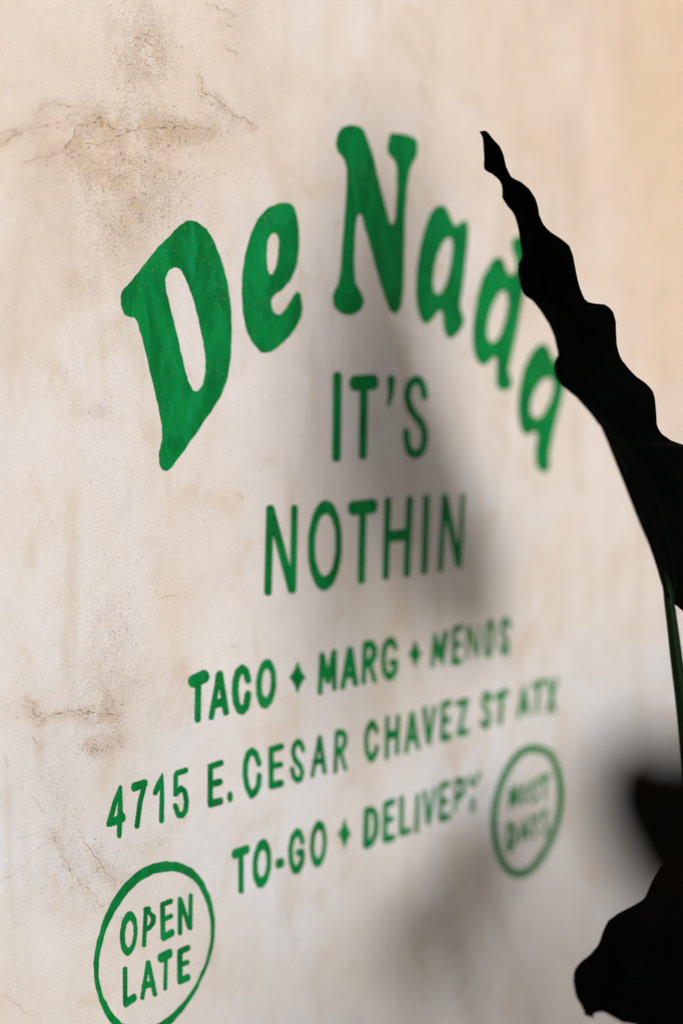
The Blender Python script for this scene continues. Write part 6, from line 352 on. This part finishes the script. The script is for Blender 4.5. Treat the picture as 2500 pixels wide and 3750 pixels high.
def blob_field(X, Z, blobs):
    f = np.zeros_like(X)
    for (cx, cz, rx, rz, ang, s) in blobs:
        a = R(ang); dx = X - cx; dz = Z - cz
        u = (dx*math.cos(a) + dz*math.sin(a))/max(rx, .01); v = (-dx*math.sin(a) + dz*math.cos(a))/max(rz, .008)
        f = 1 - (1 - f)*(1 - s*np.exp(-1.1*(u*u + v*v)))
    return f
def make_wall():
    xs = np.unique(np.round(np.r_[np.linspace(-3, .55, 12), np.arange(.55, 1.86, .004), np.linspace(1.86, 7, 16)], 5))
    zs = np.unique(np.round(np.r_[np.linspace(-.05, .44, 5), np.arange(.44, 2.0, .004), np.linspace(2.0, 2.7, 6)], 5))
    X, Z = np.meshgrid(xs, zs); nx, nz = len(xs), len(zs)
    co = np.stack([X, np.zeros_like(X), Z], -1).reshape(-1, 3)
    i = np.arange(nx*nz).reshape(nz, nx)
    q = np.stack([i[:-1, :-1], i[:-1, 1:], i[1:, 1:], i[1:, :-1]], -1).reshape(-1, 4)
    n0 = len(co); x0, x1, z0, z1 = xs[0], xs[-1], zs[0], zs[-1]
    co = np.vstack([co, [(x0, .0015, z0), (x1, .0015, z0), (x1, .0015, z1), (x0, .0015, z1), (x0, .22, z0), (x1, .22, z0), (x1, .22, z1), (x0, .22, z1)]])
    bx = np.array([(0, 1, 2, 3), (5, 4, 7, 6), (4, 5, 1, 0), (3, 2, 6, 7), (4, 0, 3, 7), (1, 5, 6, 2)]) + n0
    q = np.vstack([q, bx])
    me = bpy.data.meshes.new('plaster_wall')
    me.vertices.add(len(co)); me.vertices.foreach_set('co', co.ravel())
    me.loops.add(q.size); me.loops.foreach_set('vertex_index', q.ravel().astype(np.int32))
    me.polygons.add(len(q)); me.polygons.foreach_set('loop_start', np.arange(0, q.size, 4, dtype=np.int32))
    me.update(calc_edges=True)
    sand = blob_field(X, Z, [(a, b, c*1.35, d*1.35, e, f*.78) for a, b, c, d, e, f in SAND]); stain = blob_field(X, Z, STAIN)
    # worn, dirty lips along the larger cracks
    for (w, pts) in CRACKS:
        if w < .5: continue
        D = np.full(X.shape, 9.0)
        for (ax, az), (bx_, bz) in zip(pts[:-1], pts[1:]):
            dx, dz = bx_ - ax, bz - az; L2 = dx*dx + dz*dz + 1e-9
            t = np.clip(((X-ax)*dx + (Z-az)*dz)/L2, 0, 1)
            D = np.minimum(D, np.hypot(X - ax - t*dx, (Z - az - t*dz) + .002))
        g = np.exp(-(D/.007)**2)*min(1, w)
        sand = 1 - (1 - sand)*(1 - .6*g); stain = 1 - (1 - stain)*(1 - .6*g)
    # warmer tint towards the top of the wall, strongest at the upper right
    warm = np.clip((Z - 1.0)/.7, 0, 1)*.36 + .72*np.exp(-((X-1.90)/.42)**2)*np.clip((Z-1.05)/.5, 0, 1)
    col = np.zeros((len(co), 4), np.float32); col[:, 3] = 1
    col[:n0, 0] = sand.ravel(); col[:n0, 1] = stain.ravel(); col[:n0, 2] = warm.ravel()
    a = me.attributes.new('weather', 'FLOAT_COLOR', 'POINT'); a.data.foreach_set('color', col.ravel())
    me.materials.append(M_WALL)
    return me
wall = link('plaster_wall', make_wall())
tag(wall, label='pale stained plaster wall carrying green hand painted restaurant lettering', category='wall')

# cracks: thin ragged open lines in the skim coat
rnd = random.Random(4)
for (w, pts) in CRACKS:
    P = [Vector((x, z)) for x, z in pts]
    for _ in range(3):
        Q = [P[0]]
        for a, b in zip(P[:-1], P[1:]):
            d = b - a; mid = (a + b)/2 + Vector((-d.y, d.x))*rnd.uniform(-.16, .16); Q += [mid, b]
        P = Q
    vs, fs = [], []
    n = len(P)
    for i, p in enumerate(P):
        d = (P[min(i+1, n-1)] - P[max(i-1, 0)]); nn = Vector((-d.y, d.x)).normalized()
        hw = .00048*w*(.25 + 1.2*rnd.random())*min(1, .15 + min(i, n-1-i)/4)
        for s in (-1, 1): vs.append((p.x + nn.x*hw*s, -.00012, p.y + nn.y*hw*s))
    for i in range(n-1): fs.append((2*i, 2*i+1, 2*i+3, 2*i+2))
    me = bpy.data.meshes.new('crack'); me.from_pydata(vs, [], fs); me.materials.append(M_CRACK)
    link('crack', me, wall)

# ------------------------------------------------------------------ painted lettering
def glyph_mesh(name, enc):
    cu = bpy.data.curves.new(name, 'CURVE'); cu.dimensions = '2D'; cu.fill_mode = 'BOTH'
    for loop in enc.split('|'):
        x = y = 0; pts = []
        for tk in loop.split():
            a, b = tk.split(','); x += int(a); y += int(b); pts.append((x*1e-4, y*1e-4))
        s = cu.splines.new('POLY'); s.points.add(len(pts)-1); s.use_cyclic_u = True
        for q, (a, b) in zip(s.points, pts): q.co = (a, b, 0, 1)
    tmp = bpy.data.objects.new('tmp', cu)
    me = bpy.data.meshes.new_from_object(tmp)
    bpy.data.objects.remove(tmp); bpy.data.curves.remove(cu)
    n = len(me.vertices); co = np.empty(n*3, np.float32); me.vertices.foreach_get('co', co); co = co.reshape(-1, 3)
    out = np.stack([co[:, 0], np.full(n, -.0003, np.float32), co[:, 1]], -1)
    me.vertices.foreach_set('co', out.ravel()); me.update()
    me.materials.clear(); me.materials.append(M_PAINT); me.name = name
    return me
ring = {}
for (grp, name, label, enc) in GLYPHS:
    if name == 'painted_ring': ring[grp] = link(name, glyph_mesh(name, enc), wall); ring[grp]['label'] = label
for (grp, name, label, enc) in GLYPHS:
    if name == 'painted_ring': continue
    par = ring['left badge'] if grp in ('OPEN', 'LATE') else ring['right badge'] if grp in ('MOST', 'DAYS') else wall
    o = link(name, glyph_mesh(name, enc), par); o['label'] = label

# ------------------------------------------------------------------ the dark leaved plant
def tube(name, pts, radii, mat, parent, ns=10):
    P = [Vector(p) for p in pts]
    # smooth
    Q = []; RR = []
    for i in range(len(P)-1):
        a, b, c, d = P[max(i-1, 0)], P[i], P[i+1], P[min(i+2, len(P)-1)]
        for k in range(4):
            t = k/4; Q.append(.5*((2*b) + (c-a)*t + (2*a-5*b+4*c-d)*t*t + (3*b-a-3*c+d)*t**3)); RR.append(radii[i]*(1-t) + radii[i+1]*t)
    Q.append(P[-1]); RR.append(radii[-1])
    vs, fs = [], []; ref = Vector((.3, .9, .1)).normalized()
    for i, p in enumerate(Q):
        d = (Q[min(i+1, len(Q)-1)] - Q[max(i-1, 0)]).normalized(); u = d.cross(ref).normalized(); v = d.cross(u)
        for k in range(ns):
            a = 2*math.pi*k/ns; vs.append(p + (u*math.cos(a) + v*math.sin(a))*RR[i])
    for i in range(len(Q)-1):
        for k in range(ns):
            fs.append((i*ns+k, i*ns+(k+1) % ns, (i+1)*ns+(k+1) % ns, (i+1)*ns+k))
    fs.append(tuple(range(ns))); fs.append(tuple(range((len(Q)-1)*ns, len(Q)*ns))[::-1])
    me = bpy.data.meshes.new(name); me.from_pydata([tuple(v - parent_loc(parent)) for v in vs], [], fs); me.materials.append(mat)
    for p in me.polygons: p.use_smooth = True
    return link(name, me, parent)
def parent_loc(p):
    v = Vector((0, 0, 0))
    while p: v = v + Vector(p.location); p = p.parent
    return v
def leaf(rows, plant, label, fold=.14, nv=24, wave=.004, thick=.0009, mat=None):
    """blade spanned between its two wavy margins, folded along the midrib, with side veins"""
    nu = len(rows); vs = []; mids = []
    off = parent_loc(plant)
    for i, r in enumerate(rows):
        A = Vector(r[:3]); B = Vector(r[3:]); Wd = (B - A)
        j0, j1 = max(i-1, 0), min(i+1, nu-1)
        T = (Vector(rows[j1][:3]) + Vector(rows[j1][3:]) - Vector(rows[j0][:3]) - Vector(rows[j0][3:]))
        N = Wd.cross(T); N = N.normalized() if N.length > 1e-9 else Vector((0, 1, 0))
        if N.y < 0: N = -N
        for k in range(nv+1):
            t = k/nv; e = abs(2*t-1)
            p = A + Wd*t + N*(fold*Wd.length*(1-e)*.9) + N*(wave*math.sin(i*.42 + (2.4 if t < .5 else 0) - e*2.2)*e*(1-e)*3)
            vs.append(p - off)
        mids.append(A + Wd*.5 + N*(fold*Wd.length*.9))
    fs = [(i*(nv+1)+k, i*(nv+1)+k+1, (i+1)*(nv+1)+k+1, (i+1)*(nv+1)+k) for i in range(nu-1) for k in range(nv)]
    me = bpy.data.meshes.new('leaf_blade'); me.from_pydata([tuple(v) for v in vs], [], fs); me.materials.append(mat or M_LEAF)
    for p in me.polygons: p.use_smooth = True
    o = link('leaf_blade', me, plant)
    md = o.modifiers.new('thickness', 'SOLIDIFY'); md.thickness = thick; md.offset = 0
    if label: o['label'] = label
    st = mids[6::8] + [mids[-1]]
    rr = [.0006 + .0032*i/len(st) for i in range(len(st))]
    rb = tube('midrib', st, rr, M_RIB, plant); rb.parent = o
    return o, mids
plant = bpy.data.objects.new('elephant_ear_plant', None); COL.objects.link(plant); plant.location = (1.20, -.66, 0)
tag(plant, label='tall potted plant with big wavy black leaves in front of the painted wall', category='plant')
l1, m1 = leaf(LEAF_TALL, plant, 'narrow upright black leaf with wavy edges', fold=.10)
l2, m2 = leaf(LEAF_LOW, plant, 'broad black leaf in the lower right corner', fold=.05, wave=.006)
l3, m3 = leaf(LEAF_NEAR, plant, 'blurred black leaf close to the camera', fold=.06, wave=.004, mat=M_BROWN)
crown = Vector((1.20, -.66, .40))
s0 = [Vector(p) for p in STALK_TALL]
rad = [.0040, .0044, .0048, .0052, .0055, .0058, .006, .0065, .007, .0075]
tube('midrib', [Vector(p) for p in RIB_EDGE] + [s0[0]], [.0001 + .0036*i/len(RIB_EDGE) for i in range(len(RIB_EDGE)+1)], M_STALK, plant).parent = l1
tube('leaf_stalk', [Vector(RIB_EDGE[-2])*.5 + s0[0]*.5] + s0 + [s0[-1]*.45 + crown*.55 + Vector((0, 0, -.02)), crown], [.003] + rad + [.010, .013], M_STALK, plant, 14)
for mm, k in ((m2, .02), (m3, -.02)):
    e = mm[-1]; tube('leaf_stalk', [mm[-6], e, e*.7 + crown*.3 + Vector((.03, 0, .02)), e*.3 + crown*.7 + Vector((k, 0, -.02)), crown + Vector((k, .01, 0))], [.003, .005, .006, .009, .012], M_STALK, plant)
def heart(base, tip, face, width, owner, label=None, n=46, amp=.07, seed=1):
    # a whole leaf given by base, tip, the way it faces and its width: rows of (left margin, right margin)
    base, tip, face = Vector(base), Vector(tip), Vector(face).normalized()
    ax = tip - base; side = ax.cross(face).normalized(); rr = random.Random(seed); ph = rr.uniform(0, 6); rows = []
    for i in range(n):
        f = i/(n-1); g = 1 - f                                  # f=0 tip, 1 base
        w = width*.5*(math.sin(math.pi*min(1, f*.93)**.80)**.75 + .02)
        c = base + ax*g + face*(.06*ax.length*math.sin(math.pi*f))
        wl = w*(1 + amp*math.sin(f*34 + ph)); wr = w*(1 + amp*math.sin(f*31 + ph*2))
        rows.append(list(c - side*wl) + list(c + side*wr))
    return leaf(rows, owner, label, fold=.12)
FACE = (-.4, -.9, .25)
for base, tip, face, width, sd in (
        ((.75, -.70, 1.23), (.895, -.54, 1.825), FACE, .155, 1),):  # unseen leaf beside the frame, added to cast the soft shadow mid wall
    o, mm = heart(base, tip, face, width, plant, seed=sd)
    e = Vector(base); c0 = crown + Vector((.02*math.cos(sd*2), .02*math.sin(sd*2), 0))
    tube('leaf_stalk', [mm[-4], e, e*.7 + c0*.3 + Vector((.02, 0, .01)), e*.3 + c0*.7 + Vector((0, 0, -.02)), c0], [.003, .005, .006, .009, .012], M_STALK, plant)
# a second plant, out of view, added to shade the low right wall
shade_plant = bpy.data.objects.new('elephant_ear_plant', None); COL.objects.link(shade_plant); shade_plant.location = (.82, -1.66, 0)
tag(shade_plant, label='second dark leaved potted plant out of view, added to shade the lower wall', category='plant')
crown2 = Vector((.82, -1.66, .40))
for base, tip, face, width, sd in (
        ((.40, -1.64, .78), (.20, -1.57, 1.12), FACE, .32, 11),
        ((.62, -1.66, .88), (.46, -1.60, 1.18), FACE, .24, 12),
        ((.84, -1.62, .95), (.80, -1.60, 1.32), FACE, .25, 13),
        ((1.04, -1.62, .97), (1.12, -1.60, 1.40), FACE, .20, 14),
        ((.58, -1.70, .54), (.44, -1.64, .88), FACE, .32, 15),
        ((.94, -1.70, .56), (.90, -1.64, .98), FACE, .27, 16)):
    o, mm = heart(base, tip, face, width, shade_plant, seed=sd)
    e = Vector(base); c0 = crown2 + Vector((.02*math.cos(sd*2), .02*math.sin(sd*2), 0))
    tube('leaf_stalk', [mm[-4], e, e*.7 + c0*.3 + Vector((.02, 0, .01)), e*.3 + c0*.7 + Vector((0, 0, -.02)), c0], [.003, .005, .006, .009, .012], M_STALK, shade_plant)
def lathe(name, prof, mat, parent, ns=40):
    vs, fs = [], []
    for r, z in prof:
        for k in range(ns): a = 2*math.pi*k/ns; vs.append((r*math.cos(a), r*math.sin(a), z))
    for i in range(len(prof)-1):
        for k in range(ns): fs.append((i*ns+k, i*ns+(k+1) % ns, (i+1)*ns+(k+1) % ns, (i+1)*ns+k))
    me = bpy.data.meshes.new(name); me.from_pydata(vs, [], fs); me.materials.append(mat)
    for p in me.polygons: p.use_smooth = True
    return link(name, me, parent)
for pl in (plant, shade_plant):
    lathe('pot', [(.001, .004), (.13, .004), (.15, .02), (.19, .36), (.205, .37), (.205, .41), (.185, .41), (.175, .34), (.17, .33)], M_POT, pl)
    lathe('soil', [(.001, .385), (.08, .38), (.172, .372), (.176, .36)], M_SOIL, pl)
